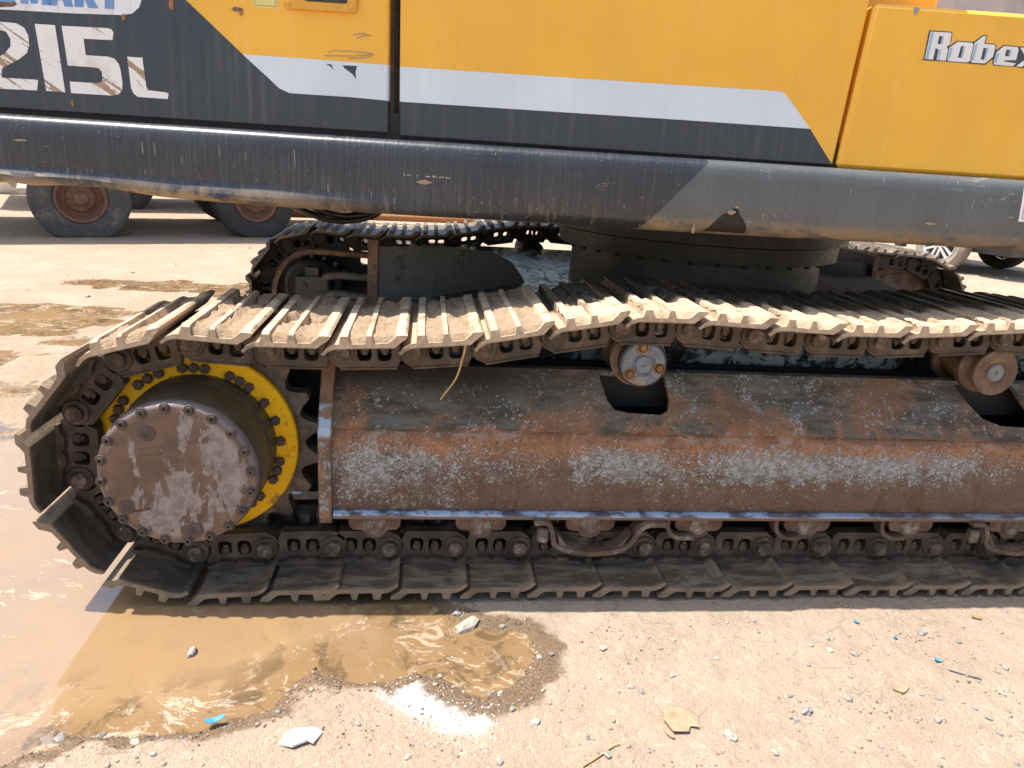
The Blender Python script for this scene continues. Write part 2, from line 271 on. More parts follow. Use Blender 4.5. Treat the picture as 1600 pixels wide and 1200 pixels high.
g.color(c); g.rough(g.add(g.mul(g.add(wet, g.mul(hw, .5)), -.5), .95)); g.bump(g.add(g.add(g.mul(mid, .9), g.mul(fine, .55)), g.add(g.mul(gr, .25), g.mul(lum, .6))), .02, 1.); M['dry_ground'] = g.m
# muddy water with drifting scum
g = MT('muddy_water', .035); g.coord(); g.b.inputs['IOR'].default_value = 1.95
wv = g.new('ShaderNodeVectorMath', operation='ADD'); dn = g.new('ShaderNodeTexNoise'); g.put(dn.inputs['Vector'], g.c); dn.inputs['Scale'].default_value = 3.2; dn.inputs['Detail'].default_value = 3
sc_ = g.new('ShaderNodeVectorMath', operation='SCALE'); g.put(sc_.inputs[0], dn.outputs['Color']); sc_.inputs['Scale'].default_value = .55; g.put(wv.inputs[0], g.c); g.put(wv.inputs[1], sc_.outputs[0])
s1 = g.noise(1, 7, .74, .45, g.scale(wv.outputs[0], 8, 15, 9)); s2 = g.noise(2.3, 4, .6); s3 = g.noise(1, 5, .75, .5, g.scale(wv.outputs[0], 34, 50, 30))
foam = g.mul(g.mr(g.add(g.mul(s1, .7), g.mul(s3, .3)), g.add(.545, g.mul(g.mr(g.attr('shore'), -.3, -.04), -.035)), .60), g.ma('MAXIMUM', g.mr(s2, .48, .6), g.mr(g.attr('shore'), -.22, -.06, 0, .9))); thin = g.mul(g.mr(s3, .60, .66), g.mr(s2, .42, .55))
c = g.mx(g.mr(s2, .35, .7), (.285, .182, .092), (.255, .172, .102)); foam = g.ma('MAXIMUM', foam, g.mul(thin, .5)); c = g.mx(g.mul(foam, .5), c, (.42, .31, .21)); dk = g.mul(g.mr(g.noise(9, 7, .7, .6), .50, .60), g.mr(g.add(g.attr('shore'), g.mul(g.sub(s2, .5), .12)), -.24, -.02, .06, .9)); wxx = g.xyz()[0]; shal = g.mul(g.mr(g.add(g.attr('shore'), g.add(g.mul(g.sub(s2, .5), .2), g.mul(g.mr(wxx, -.35, .15), .08))), -.14, -.01), .8); c0_ = c; c = g.mx(shal, c, (.215, .132, .062)); c = g.mx(g.mul(foam, .5), c, (.38, .28, .19)); c = g.mx(dk, c, (.11, .072, .038))
g.color(c); g.rough(g.add(.03, g.mul(foam, .6))); g.bump(g.add(g.mul(foam, .5), g.mul(g.noise(5, 2), .25)), .002, .6); M['muddy_water'] = g.m

# ------------------------------------------------------------------ mesh helpers
class MB:
    def __init__(s): s.v = []; s.f = []; s.mi = []; s.mats = []
    def mat(s, m):
        if m not in s.mats: s.mats.append(m)
        return s.mats.index(m)
    def addv(s, vs): k = len(s.v); s.v += [tuple(p) for p in vs]; return k
    def addf(s, f, m): s.f.append(tuple(f)); s.mi.append(m)
    def box(s, x0, x1, y0, y1, z0, z1, m, M4=None):
        vs = [(x, y, z) for z in (z0, z1) for y in (y0, y1) for x in (x0, x1)]
        if M4 is not None: vs = [tuple(M4 @ Vector(p)) for p in vs]
        k = s.addv(vs); i = s.mat(m)
        for f in ((0, 2, 3, 1), (4, 5, 7, 6), (0, 1, 5, 4), (2, 6, 7, 3), (0, 4, 6, 2), (1, 3, 7, 5)): s.addf([k + a for a in f], i)
        return s
    def lathe(s, prof, n, m, c=(0, 0, 0), axis='Y', a0=0., cap=True):
        """prof: (along axis, radius)"""
        i = s.mat(m); rings = []
        for a, r in prof:
            ring = []
            for j in range(n):
                t = a0 + 2 * math.pi * j / n; cx, cz = r * math.cos(t), r * math.sin(t)
                p = (c[0] + cx, c[1] + a, c[2] + cz) if axis == 'Y' else ((c[0] + a, c[1] + cx, c[2] + cz) if axis == 'X' else (c[0] + cx, c[1] + cz, c[2] + a))
                ring.append(p)
            rings.append(s.addv(ring))
        for q in range(len(prof) - 1):
            for j in range(n):
                a, b = rings[q], rings[q + 1]; s.addf((a + j, a + (j + 1) % n, b + (j + 1) % n, b + j), i)
        if cap and prof[0][1] > 1e-6: s.addf([rings[0] + j for j in range(n)], i)
        if cap and prof[-1][1] > 1e-6: s.addf([rings[-1] + j for j in range(n)], i)
        return s
    def prism(s, outer, holes, y0, y1, m, M4=None, fn=None):
        """outline in (x, z), extruded from y0 to y1"""
        i = s.mat(m); loops = [list(outer)] + [list(h) for h in holes]; flat = [p for l in loops for p in l]
        fn = fn or (lambda p, y: (p[0], y, p[1])); T = (lambda p: tuple(M4 @ Vector(p))) if M4 is not None else (lambda p: p)
        a = s.addv([T(fn(p, y0)) for p in flat]); b = s.addv([T(fn(p, y1)) for p in flat])
        for t in tessellate_polygon([[Vector((p[0], p[1], 0)) for p in l] for l in loops]):
            s.addf([a + q for q in t], i); s.addf([b + q for q in reversed(t)], i)
        o = 0
        for l in loops:
            n = len(l)
            for q in range(n): s.addf((a + o + q, a + o + (q + 1) % n, b + o + (q + 1) % n, b + o + q), i)
            o += n
        return s
    def sweep(s, path, sect, m, upv=(0, 1, 0), closed=False):
        """rectangular or round section (list of (a,b)) swept along a 3-D path"""
        i = s.mat(m); P = [Vector(p) for p in path]; n = len(sect); rings = []
        for q, p in enumerate(P):
            t = (P[min(q + 1, len(P) - 1)] - P[max(q - 1, 0)]).normalized(); u = Vector(upv); sd = t.cross(u)
            if sd.length < 1e-4: sd = t.cross(Vector((1, 0, 0)))
            sd.normalize(); u = sd.cross(t).normalized()
            rings.append(s.addv([tuple(p + sd * a + u * b) for a, b in sect]))
        for q in range(len(P) - 1):
            for j in range(n): s.addf((rings[q] + j, rings[q] + (j + 1) % n, rings[q + 1] + (j + 1) % n, rings[q + 1] + j), i)
        s.addf([rings[0] + j for j in range(n)], i); s.addf([rings[-1] + j for j in range(n)], i)
        return s
    def mesh(s, name, smooth=None, bevel=0.):
        me = bpy.data.meshes.new(name); me.from_pydata(s.v, [], s.f)
        for m in s.mats: me.materials.append(M[m])
        me.polygons.foreach_set('material_index', s.mi)
        bm = bmesh.new(); bm.from_mesh(me); bmesh.ops.recalc_face_normals(bm, faces=bm.faces)
        if bevel:
            es = [e for e in bm.edges if len(e.link_faces) == 2 and e.calc_face_angle(0) > R(35)]
            bmesh.ops.bevel(bm, geom=es, offset=bevel, segments=1, affect='EDGES', clamp_overlap=True)
        if smooth:
            for f in bm.faces: f.smooth = True
        bm.to_mesh(me); bm.free()
        if smooth: me.set_sharp_from_angle(angle=R(smooth))
        return me
def circ(r, n=16, cx=0., cz=0., a0=0.): return [(cx + r * math.cos(a0 + 2 * math.pi * k / n), cz + r * math.sin(a0 + 2 * math.pi * k / n)) for k in range(n)]
def rrect(x0, x1, z0, z1, r, n=3):
    o = []
    for cx, cz, a in ((x1 - r, z1 - r, 0), (x0 + r, z1 - r, 90), (x0 + r, z0 + r, 180), (x1 - r, z0 + r, 270)):
        for k in range(n + 1): t = R(a + 90 * k / n); o.append((cx + r * math.cos(t), cz + r * math.sin(t)))
    return o
def obj(name, me, parent=None, loc=(0, 0, 0), rot=(0, 0, 0), label=None, cat=None, group=None, kind=None):
    if isinstance(me, MB): me = me.mesh(name)
    o = bpy.data.objects.new(name, me); COL.objects.link(o); o.location = loc; o.rotation_euler = rot
    if parent: o.parent = parent
    if label: o['label'] = label
    if cat: o['category'] = cat
    if group: o['group'] = group
    if kind: o['kind'] = kind
    return o
def hash2(ix, iy, s): v = np.sin(ix * 127.1 + iy * 311.7 + s * 74.7) * 43758.5453; return v - np.floor(v)
def vnoise(x, y, s=0):
    ix, iy = np.floor(x), np.floor(y); fx, fy = x - ix, y - iy; fx = fx * fx * (3 - 2 * fx); fy = fy * fy * (3 - 2 * fy)
    a, b, c, d = hash2(ix, iy, s), hash2(ix + 1, iy, s), hash2(ix, iy + 1, s), hash2(ix + 1, iy + 1, s)
    return (a * (1 - fx) + b * fx) * (1 - fy) + (c * (1 - fx) + d * fx) * fy
def fbm(x, y, o=4, s=0):
    t = np.zeros_like(x); a = .5
    for k in range(o): t += a * (vnoise(x, y, s + k) - .5); x = x * 2.03 + 11.3; y = y * 2.03 + 7.1; a *= .5
    return t
def sdf(px, py, poly):
    d = np.full(px.shape, 1e9); ins = np.zeros(px.shape, bool); n = len(poly)
    for i in range(n):
        ax, ay = poly[i]; bx_, by_ = poly[(i + 1) % n]; ex, ey = bx_ - ax, by_ - ay
        t = np.clip(((px - ax) * ex + (py - ay) * ey) / (ex * ex + ey * ey), 0, 1)
        d = np.minimum(d, (px - ax - t * ex) ** 2 + (py - ay - t * ey) ** 2)
        c = (ay > py) != (by_ > py)
        with np.errstate(divide='ignore', invalid='ignore'): ins ^= c & (px < ex * (py - ay) / (ey if ey else 1e-9) + ax)
    return np.where(ins, -1, 1) * np.sqrt(d)
def sstep(v, a, b): t = np.clip((v - a) / (b - a), 0, 1); return t * t * (3 - 2 * t)

# ------------------------------------------------------------------ ground and water
PUD = [(-4.2, -.9), (-1.5, -.62), (-.975, -.521), (-.76, -.545), (-.685, -.493), (-.629, -.451), (-.521, -.47), (-.399, -.451), (-.3, -.423), (-.239, -.386), (-.192, -.285), (-.173, -.262), (-.085, -.31),
       (-.002, -.317), (.072, -.269), (.149, -.322), (.237, -.375), (.301, -.334), (.357, -.266), (.374, -.203), (.347, -.15), (.246, -.134), (.138, -.067), (.06, -.01), (-.03, .09), (-.3, .35), (-.5, 1.1), (-1.5, 1.25), (-4.2, 1.0)]
LIME0 = [(.0, -.33), (.05, -.305), (.085, -.345), (.148, -.362), (.204, -.426), (.265, -.50), (.25, -.56), (.16, -.54), (.09, -.47), (.02, -.40)]
WL = -.010
LIME = [(.0, -.32), (.04, -.30), (.08, -.335), (.13, -.355), (.19, -.41), (.225, -.47), (.20, -.50), (.14, -.48), (.07, -.43), (.01, -.38)]
def shore_of(X, Y):
    s = sdf(X, Y, PUD) + fbm(X * 14, Y * 14, 4, 3) * .055
    wetreg = np.minimum(np.minimum(sstep(X, -7, -4.5), sstep(X, -.7, -1.5)), np.minimum(sstep(Y, .6, 1.2), sstep(Y, 6.0, 4.2)))
    n = fbm(X * .9 + 3, Y * 1.5, 4, 21) + .35 * fbm(X * 4, Y * 6, 3, 22)
    far = (.215 - n * 1.15) + (1 - wetreg) * .8
    far = far + .05 * np.clip(1.6 - Y, -1.5, 1)
    return np.minimum(s, far)
def ground_h(X, Y):
    h = .010 * fbm(X * 1.7, Y * 1.7, 3, 9) + .008 * fbm(X * 9, Y * 9, 4, 1) + .006 * fbm(X * 34, Y * 34, 3, 5) + .006 * fbm(X * .7, Y * 15, 3, 14)
    s = shore_of(X, Y)
    h = h + .003 * np.clip(s / .1, 0, 1) - .009 * sstep(Y, -.20, -.06)
    h = h - .024 * sstep(s, .045, -.05) - .03 * sstep(s, -.04, -.3)
    return h, s
def axis(a, b, st, lo, hi, gr=1.09):
    c = list(np.arange(a, b, st)); d = st; x = c[-1]; r_ = []
    while x < hi: d *= gr; x += d; r_.append(x)
    d = st; x = a; l_ = []
    while x > lo: d *= gr; x -= d; l_.append(x)
    return np.array(l_[::-1] + c + r_)
gx = axis(-1.3, 2.2, .0105, -140, 140); gy = axis(-.85, .12, .0085, -40, 260, 1.035)
XX, YY = np.meshgrid(gx, gy); HH, SH = ground_h(XX, YY); HH = np.where(np.hypot(XX, YY) > 60, HH - .0, HH)
nx, ny = len(gx), len(gy); V = np.stack([XX, YY, HH], -1).reshape(-1, 3)
ii = (np.arange(ny - 1)[:, None] * nx + np.arange(nx - 1)[None]).reshape(-1); F = np.stack([ii, ii + 1, ii + nx + 1, ii + nx], -1)
me = bpy.data.meshes.new('ground'); me.vertices.add(len(V)); me.vertices.foreach_set('co', V.ravel()); me.loops.add(F.size); me.loops.foreach_set('vertex_index', F.ravel().astype(np.int32))
me.polygons.add(len(F)); me.polygons.foreach_set('loop_start', (np.arange(len(F)) * 4).astype(np.int32)); me.polygons.foreach_set('use_smooth', np.ones(len(F), bool)); me.update(); me.validate()
at = me.attributes.new('shore', 'FLOAT', 'POINT'); at.data.foreach_set('value', np.clip(SH, -1, 1).ravel().astype(np.float32))
lm = sstep(sdf(XX, YY, LIME), .07, -.035); at = me.attributes.new('lime', 'FLOAT', 'POINT'); at.data.foreach_set('value', lm.ravel().astype(np.float32))
dm = np.clip(np.minimum(sstep(XX, .2, -1.2), sstep(YY, 8, 3)) * sstep(YY, .2, 1.0), 0, 1); dm = np.maximum(dm, .6 * sstep(YY, 1.2, 3.5)); at = me.attributes.new('damp', 'FLOAT', 'POINT'); at.data.foreach_set('value', dm.ravel().astype(np.float32))
me.materials.append(M['dry_ground']); obj('ground', me, kind='structure')
wx = axis(-1.4, .45, .02, -8, .5); wy = axis(-.75, .4, .02, -1.0, 7); WX, WY = np.meshgrid(wx, wy); WS_ = shore_of(WX, WY)
mwx, mwy = len(wx), len(wy); me = bpy.data.meshes.new('puddle_water'); ii = (np.arange(mwy - 1)[:, None] * mwx + np.arange(mwx - 1)[None]).reshape(-1)
keep = np.minimum.reduce([WS_.ravel()[ii], WS_.ravel()[ii + 1], WS_.ravel()[ii + mwx], WS_.ravel()[ii + mwx + 1]]) < .08; ii = ii[keep]
me.from_pydata(np.stack([WX, WY, np.full_like(WX, WL)], -1).reshape(-1, 3).tolist(), [], np.stack([ii, ii + 1, ii + mwx + 1, ii + mwx], -1).tolist())
at = me.attributes.new('shore', 'FLOAT', 'POINT'); at.data.foreach_set('value', np.clip(WS_, -1, 1).ravel().astype(np.float32)); me.materials.append(M['muddy_water']); obj('puddle_water', me, kind='structure')

# ------------------------------------------------------------------ excavator root
EX = bpy.data.objects.new('excavator', None); COL.objects.link(EX)
EX['label'] = 'orange and dark blue crawler excavator with muddy steel tracks and rusty side frame'; EX['category'] = 'excavator'

# ------------------------------------------------------------------ track path
CS = (-.547, .378); RP = .3074; ZB = .087; NL = 48; PT = .19
def build_path(xi):
    P = [(x, ZB) for x in np.arange(-.203, xi - .05, .02)]
    ci = (xi, ZB + .312); ri = .312
    P += [(ci[0] + ri * math.cos(t), ci[1] + ri * math.sin(t)) for t in np.linspace(-math.pi / 2, math.pi / 2 - .02, 60)]
    top = [(2.85, .722), (2.6, .733), (2.3, .752), (2.0, .776), (1.78, .786), (1.59, .770), (1.396, .756), (1.201, .755), (1.009, .761), (.821, .772), (.63, .774), (.445, .743), (.247, .701), (.058, .683), (-.123, .674), (-.324, .672), (-.46, .682)]
    top = [(x, z) for x, z in top if x < xi - .12]
    P += top
    P += [(CS[0] + RP * math.cos(t), CS[1] + RP * math.sin(t)) for t in np.linspace(math.pi / 2 + .0, math.pi * 1.5 + .2, 90)]
    P += [(-.40, .080), (-.33, .0845), (-.27, .0868), (-.203, ZB)]
    P = np.array(P); Q = P.copy()
    d = np.r_[0, np.cumsum(np.linalg.norm(np.diff(Q, axis=0), axis=1))]; s = np.linspace(0, d[-1], 6000)
    return np.stack([np.interp(s, d, Q[:, 0]), np.interp(s, d, Q[:, 1])], -1)
def march(P):
    pins = [P[0]]; k = 0
    for i in range(NL - 1):
        c = pins[-1]; m = k
        while m < len(P) and np.hypot(*(P[m] - c)) < PT: m += 1
        if m >= len(P): return pins, -1 - (NL - i) * .1
        pins.append(P[m]); k = m
    return pins, 1.0 * (np.hypot(*(P[-1] - pins[-1])) if k < len(P) - 30 else 0) + (len(P) - 1 - k) * 0
lo, hi = 2.7, 3.4
for _ in range(40):
    xi = (lo + hi) / 2; Pp = build_path(xi); pins, e = march(Pp)
    rem = (len(Pp) and e) if e >= 0 else -1
    if rem < PT: lo = xi
    else: hi = xi
XI = xi; PINS = np.array(pins)

# shoe and link meshes: local x along the chain, y depth, z towards the inside of the loop
SP = [(.012, .070), (.026, .060), (.042, .047), (.186, .047), (.204, .041), (.217, .031), (.222, .036), (.208, .050), (.192, .058), (.177, .060), (.172, .084), (.154, .084), (.150, .059), (.113, .059), (.108, .084), (.096, .084), (.091, .059), (.057, .060), (.046, .068), (.034, .083), (.014, .084), (.008, .078)]
def shoe_mesh(name, mat):
    b = MB(); i = b.mat(mat); n = len(SP); rings = []
    for y, k in ((.0, 2), (.003, 2), (.017, 0), (.25, 0), (.483, 0), (.497, 2), (.5, 2)):
        sec = []
        for u, v in SP:
            if v > .08 and k: v = .070 if k == 1 else .079
            if k == 1: u = u + (.0012 if u < .1 else -.0012); v = v + (.001 if v < .05 else -.001)
            sec.append((u, y, -v))
        rings.append(b.addv(sec))
    for q in range(len(rings) - 1):
        for j in range(n): b.addf((rings[q] + j, rings[q] + (j + 1) % n, rings[q + 1] + (j + 1) % n, rings[q + 1] + j), i)
    b.addf([rings[0] + j for j in range(n)], i); b.addf([rings[-1] + j for j in range(n)], i)
    return b.mesh(name)
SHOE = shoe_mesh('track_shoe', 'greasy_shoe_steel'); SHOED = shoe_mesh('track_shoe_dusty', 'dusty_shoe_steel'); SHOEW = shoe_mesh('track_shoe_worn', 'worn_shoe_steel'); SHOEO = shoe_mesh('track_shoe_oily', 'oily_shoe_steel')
def link_mesh(name, mat):
    b = MB()
    o = [(.036, .030), (.044, .046), (.196, .046)] + [(.19 + .038 * math.cos(t), .004 + .040 * math.sin(t)) for t in np.linspace(1.1, -1.2, 8)] + [(.196, -.040), (.186, -.0465), (.03, -.0465), (.022, -.036), (.030, -.012)]
    h1 = rrect(.058, .096, -.014, .028, .012); h2 = rrect(.111, .150, -.017, .027, .013)
    for ya, yb, yi, yo in ((.150, .180, .178, .206), (.320, .350, .294, .322)):
        b.prism(o, [h1, h2], ya, yb, mat)
        b.prism(circ(.040, 14), [], yi, yo, mat)
        b.prism([(-.03, .012), (.05, .044), (.06, -.044), (-.02, -.036)], [], yi + .002, yo - .002, mat)
    b.box(.045, .195, .147, .183, .0455, .051, mat); b.box(.045, .195, .317, .353, .0455, .051, mat)     # worn rail
    for ya, yb in ((.128, .155), (.345, .372)): b.prism([(.03, -.0468), (.19, -.0468), (.19, -.038), (.15, -.034), (.145, -.026), (.116, -.026), (.108, -.033), (.096, -.026), (.062, -.026), (.054, -.034), (.03, -.038)], [], ya, yb, mat)
    b.lathe([(.182, .031), (.318, .031)], 12, mat, (0, 0, 0))
    b.lathe([(.143, .0335), (.147, .036), (.152, .036)], 14, mat, (.19, 0, 0)); b.lathe([(.348, .036), (.357, .0335)], 14, mat, (.19, 0, 0))
    return b.mesh(name, 30)
LINK = link_mesh('chain_link', 'link_steel'); LINKD = link_mesh('chain_link_dark', 'link_steel_dark')
pm = MB(); pm.lathe([(.126, .0), (.126, .0185), (.1285, .0225), (.134, .024), (.147, .0245)], 8, 'pin_steel', (.19, 0, 0), a0=.3); PIN = pm.mesh('pin', 25)
pm2 = MB(); pm2.lathe([(.131, .0), (.129, .012), (.131, .021), (.147, .0225)], 18, 'pin_steel', (.19, 0, 0)); PIN2 = pm2.mesh('pin_round', 40)
def bolt_mesh(u): b = MB(); b.prism(circ(.0128, 6, u, 0, .4), [], -.0465, .004, 'bolt_steel', fn=lambda p, y: (p[0], .163 + p[1], y)); b.prism(circ(.0085, 8, u, 0), [], .003, .012, 'bolt_steel', fn=lambda p, y: (p[0], .163 + p[1], y)); return b.mesh('bolt_head', 30)
BOLTS = [bolt_mesh(.077), bolt_mesh(.130)]
def mud_mesh(k, mat='dry_mud'):
    nu, nyy = 34, 70; U = np.linspace(.030, .176, nu); Yv = np.linspace(.004, .496, nyy); UU, YV = np.meshgrid(U, Yv)
    n = fbm(UU * 30 + k * 7, YV * 14 + k * 3, 4, 40 + k); n2 = fbm(UU * 9 + k * 5, YV * 6, 3, 60 + k); n3 = fbm(UU * 120, YV * 120, 3, 80 + k)
    v = .0770 + n * .026 + n3 * .008
    hole = sstep(n2 + .35 * n, .03 + .05 * (k % 3), .075 + .05 * (k % 3)) * sstep(YV, .13, .20); v = v * (1 - hole) + (.0575) * hole
    v = np.minimum(v, .0885); e = np.minimum(1, (YV - .004) / .018); v = .056 + (v - .056) * np.clip(e * 1.1 + .35 + n * .6, 0, 1)
    v[0] = .0555; v[-1] = .0555
    me = bpy.data.meshes.new('dried_mud'); vv = np.stack([UU, YV, -v], -1).reshape(-1, 3)
    ii = (np.arange(nyy - 1)[:, None] * nu + np.arange(nu - 1)[None]).reshape(-1); f = np.stack([ii, ii + nu, ii + nu + 1, ii + 1], -1)
    me.from_pydata(vv.tolist(), [], f.tolist()); me.materials.append(M[mat])
    for p in me.polygons: p.use_smooth = True
    return me
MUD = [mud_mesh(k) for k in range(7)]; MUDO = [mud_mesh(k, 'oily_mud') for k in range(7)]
for i in range(NL):
    A = PINS[i]; B = PINS[(i + 1) % NL]; t = (B - A) / np.hypot(*(B - A)); th = -math.atan2(t[1], t[0])
    mid = (A + B) / 2; topz = t[0] < -.75 and mid[1] > .55
    jit = random.uniform(-.012, .012)
    L_ = obj('chain_link', LINK, EX, (A[0], 0, A[1]), (0, th, 0))
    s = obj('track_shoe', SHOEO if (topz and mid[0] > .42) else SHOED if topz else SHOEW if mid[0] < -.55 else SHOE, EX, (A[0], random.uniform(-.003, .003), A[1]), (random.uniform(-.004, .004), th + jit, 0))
    for k in (0, 1): obj('bolt_head', BOLTS[k], L_)
    obj('pin', PIN if random.random() < .55 else PIN2, L_)
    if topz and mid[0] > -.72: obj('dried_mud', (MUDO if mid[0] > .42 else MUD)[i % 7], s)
    # far track, mirrored in depth
    obj('chain_link', LINKD, EX, (A[0], 2.40, A[1]), (0, th, 0)); obj('track_shoe', SHOE, EX, (A[0], 2.40, A[1]), (0, th - jit, 0))

# ------------------------------------------------------------------ sprocket and final drive
def sprocket_outline():
    o = []; n = 21
    for k in range(n):
        a = 2 * math.pi * k / n; da = 2 * math.pi / n
        for fr, r in ((-.5, .330), (-.40, .330), (-.27, .307), (-.14, .292), (0, .287), (.14, .292), (.27, .307), (.40, .330)):
            o.append((r * math.cos(a + da * fr), r * math.sin(a + da * fr)))
    return o
for nm, yc, mt in (('sprocket', .25, 'sprocket_steel'), ('sprocket', 2.65, 'link_steel_dark')):
    b = MB(); b.prism(sprocket_outline(), [circ(.21, 40)] if yc < 1 else [], yc - .024, yc + .024, mt); sp_ = obj(nm, b.mesh(nm), EX, (CS[0], 0, CS[1]))
    if yc < 1:
        b = MB(); b.lathe([(.222, .2705), (.206, .2705), (.2025, .267), (.2025, .186)], 72, 'yellow_flange', cap=False); obj('drive_flange', b.mesh('drive_flange', 35), sp_)
        for a in (146, 153.5, 161, 130, 122, 113.5, 97, 89.5, 82, 65, 57.5, 50, 35, 20, 4, -12, -19.5, -27, -44, -52, -60, -80, -90, -100, -125, -140, -150, 175, -165):
            bb = MB(); cx, cz = .2245 * math.cos(R(a)), .2245 * math.sin(R(a)); bb.lathe([(.190, 0.), (.190, .0105), (.1925, .0142), (.203, .0145)], 6, 'dark_bolt', (cx, 0, cz), a0=random.random()); obj('bolt_head', bb.mesh('bolt_head', 20), sp_)
b = MB(); b.lathe([(.2022, .200), (.170, .200), (.166, .1975), (.158, .1975), (.154, .1995), (.135, .1995), (.130, .196), (.10, .195), (.02, .1945), (.004, .1925), (-.006, .189), (-.012, .184), (-.0145, .178), (-.0145, .150), (-.0138, .10), (-.014, .0)], 96, 'drive_cover')
FD = obj('final_drive', b.mesh('final_drive', 40), EX, (CS[0] + .009, 0, CS[1] + .002)); FD.scale = (1.02, 1, 1.02)
for k in range(20):
    a = R(5 + 18 * k); cx, cz = .1785 * math.cos(a), .1785 * math.sin(a); bb = MB()
    bb.lathe([(-.0145, .0145), (-.0165, .0125), (-.0165, .0095), (-.0215, .0085), (-.0215, .0042), (-.0165, .004), (-.0165, 0.)], 12, 'dark_bolt', (cx, 0, cz)); obj('cover_bolt', bb.mesh('cover_bolt', 25), FD)
for cx, cz in ((-.062, .112), (-.125, -.085), (.035, -.148)):
    bb = MB(); bb.lathe([(-.0142, .021), (-.0165, .0195), (-.0165, .010), (-.0148, .0085), (-.0148, 0.)], 16, 'dark_bolt', (cx, 0, cz)); obj('drain_plug', bb.mesh('drain_plug', 25), FD)
for x0, x1, z0, z1, an in ((-.075, -.02, .062, .082, .15), (-.13, -.085, -.075, -.072, .2), (.0, .05, -.118, -.1, .2)):
    bb = MB(); M4 = Matrix.Rotation(-an, 4, 'Y')
    for q in ((x0, x1, z0, z0 + .0025), (x0, x1, z1 - .0025, z1)): bb.box(q[0], q[1], -.0152, -.0138, q[2], q[3], 'drive_cover', M4)
    obj('cast_mark', bb.mesh('cast_mark'), FD)

b = MB(); b.lathe([(.30, .23), (.31, .25), (.40, .25), (.42, .2)], 40, 'shade_black', (CS[0], 0, CS[1])); b.prism([(-.75, .14), (-.2, .14), (-.2, .62), (-.45, .66), (-.70, .62), (-.78, .45)], [], .40, .43, 'shade_black'); obj('motor_bracket', b.mesh('motor_bracket'), EX)
# ------------------------------------------------------------------ near side frame
XF0, XF1 = -.172, 2.78
def frame_sect(y): pass
FS = [(.130, .212), (.120, .222), (.120, .432), (.1235, .446), (.133, .459), (.243, .612), (.252, .619), (.262, .620)]   # (y, z) outer skin
b = MB(); i = b.mat('rusted_frame'); nX = 60; xs = np.linspace(XF0, XF1, nX)
cuts = [(.578, .775), (1.69, 1.90)]
rings = [b.addv([(x, y, z) for y, z in FS[:5]]) for x in xs]
for q in range(nX - 1):
    for j in range(4): b.addf((rings[q] + j, rings[q + 1] + j, rings[q + 1] + j + 1, rings[q] + j + 1), i)
# sloping plate with the carrier-roller openings cut through it: (x, s) s along the slope
S0, S1 = Vector((.133, .459)), Vector((.243, .612)); SL = (S1 - S0).length; sd = (S1 - S0) / SL; nrm = Vector((sd.y, -sd.x))
holes = [[(.578, SL * .93), (.600, SL * .50), (.622, SL * .36), (.66, SL * .32), (.755, SL * .30), (.778, SL * .37), (.786, SL * .55), (.776, SL * .93)],
         [(1.70, SL * .95), (1.735, SL * .62), (1.775, SL * .36), (1.83, SL * .24), (1.93, SL * .22), (1.955, SL * .32), (1.93, SL * .62), (1.90, SL * .95)]]
def slope(p, d): s_ = S0 + sd * p[1] - nrm * d; return (p[0], s_.x, s_.y)
b.prism([(XF0, 0), (XF1, 0), (XF1, SL), (XF0, SL)], holes, 0., .014, 'rusted_frame', fn=slope)
k = b.addv([(XF0, .243, .612), (XF1, .243, .612), (XF1, .262, .620), (XF0, .262, .620)]); b.addf((k, k + 1, k + 2, k + 3), i)
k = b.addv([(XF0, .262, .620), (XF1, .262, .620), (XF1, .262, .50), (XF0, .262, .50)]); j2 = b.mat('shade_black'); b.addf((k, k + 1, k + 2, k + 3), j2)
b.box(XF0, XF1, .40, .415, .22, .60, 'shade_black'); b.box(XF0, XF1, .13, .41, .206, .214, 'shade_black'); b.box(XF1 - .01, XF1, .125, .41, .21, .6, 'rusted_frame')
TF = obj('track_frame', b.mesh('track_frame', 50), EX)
b = MB(); b.prism([(.100, .203), (.104, .200), (.160, .200), (.160, .221), (.112, .221), (.102, .216)], [], XF0 + .003, XF1, 'flange_wear_sheen', fn=lambda p, y: (y, p[0], p[1])); obj('flange', b.mesh('flange'), TF)
b = MB(); b.prism([(.098, .195), (.112, .182), (.17, .182), (.17, .21), (.45, .21), (.45, .60), (.27, .66), (.232, .662), (.212, .640), (.098, .474), (.094, .455), (.094, .21)], [], -.207, -.1725, 'end_plate_paint', fn=lambda p, y: (y, p[0], p[1])); obj('end_plate', b.mesh('end_plate', None, .003), TF)
# dents and weld seams standing proud
for cx, s_, w_, h_ in ((1.28, .45, .05, .018), (1.42, .33, .035, .014), (.35, .52, .02, .02)):
    b = MB(); b.prism([(cx + w_ * math.cos(t) * (1 + .2 * math.sin(3 * t)), SL * s_ + h_ * math.sin(t) * (1 + .25 * math.cos(2 * t + cx))) for t in np.linspace(0, 6.1, 12)], [], -.0025, .002, 'rusted_frame', fn=slope); obj('paint_blister', b.mesh('paint_blister'), TF)

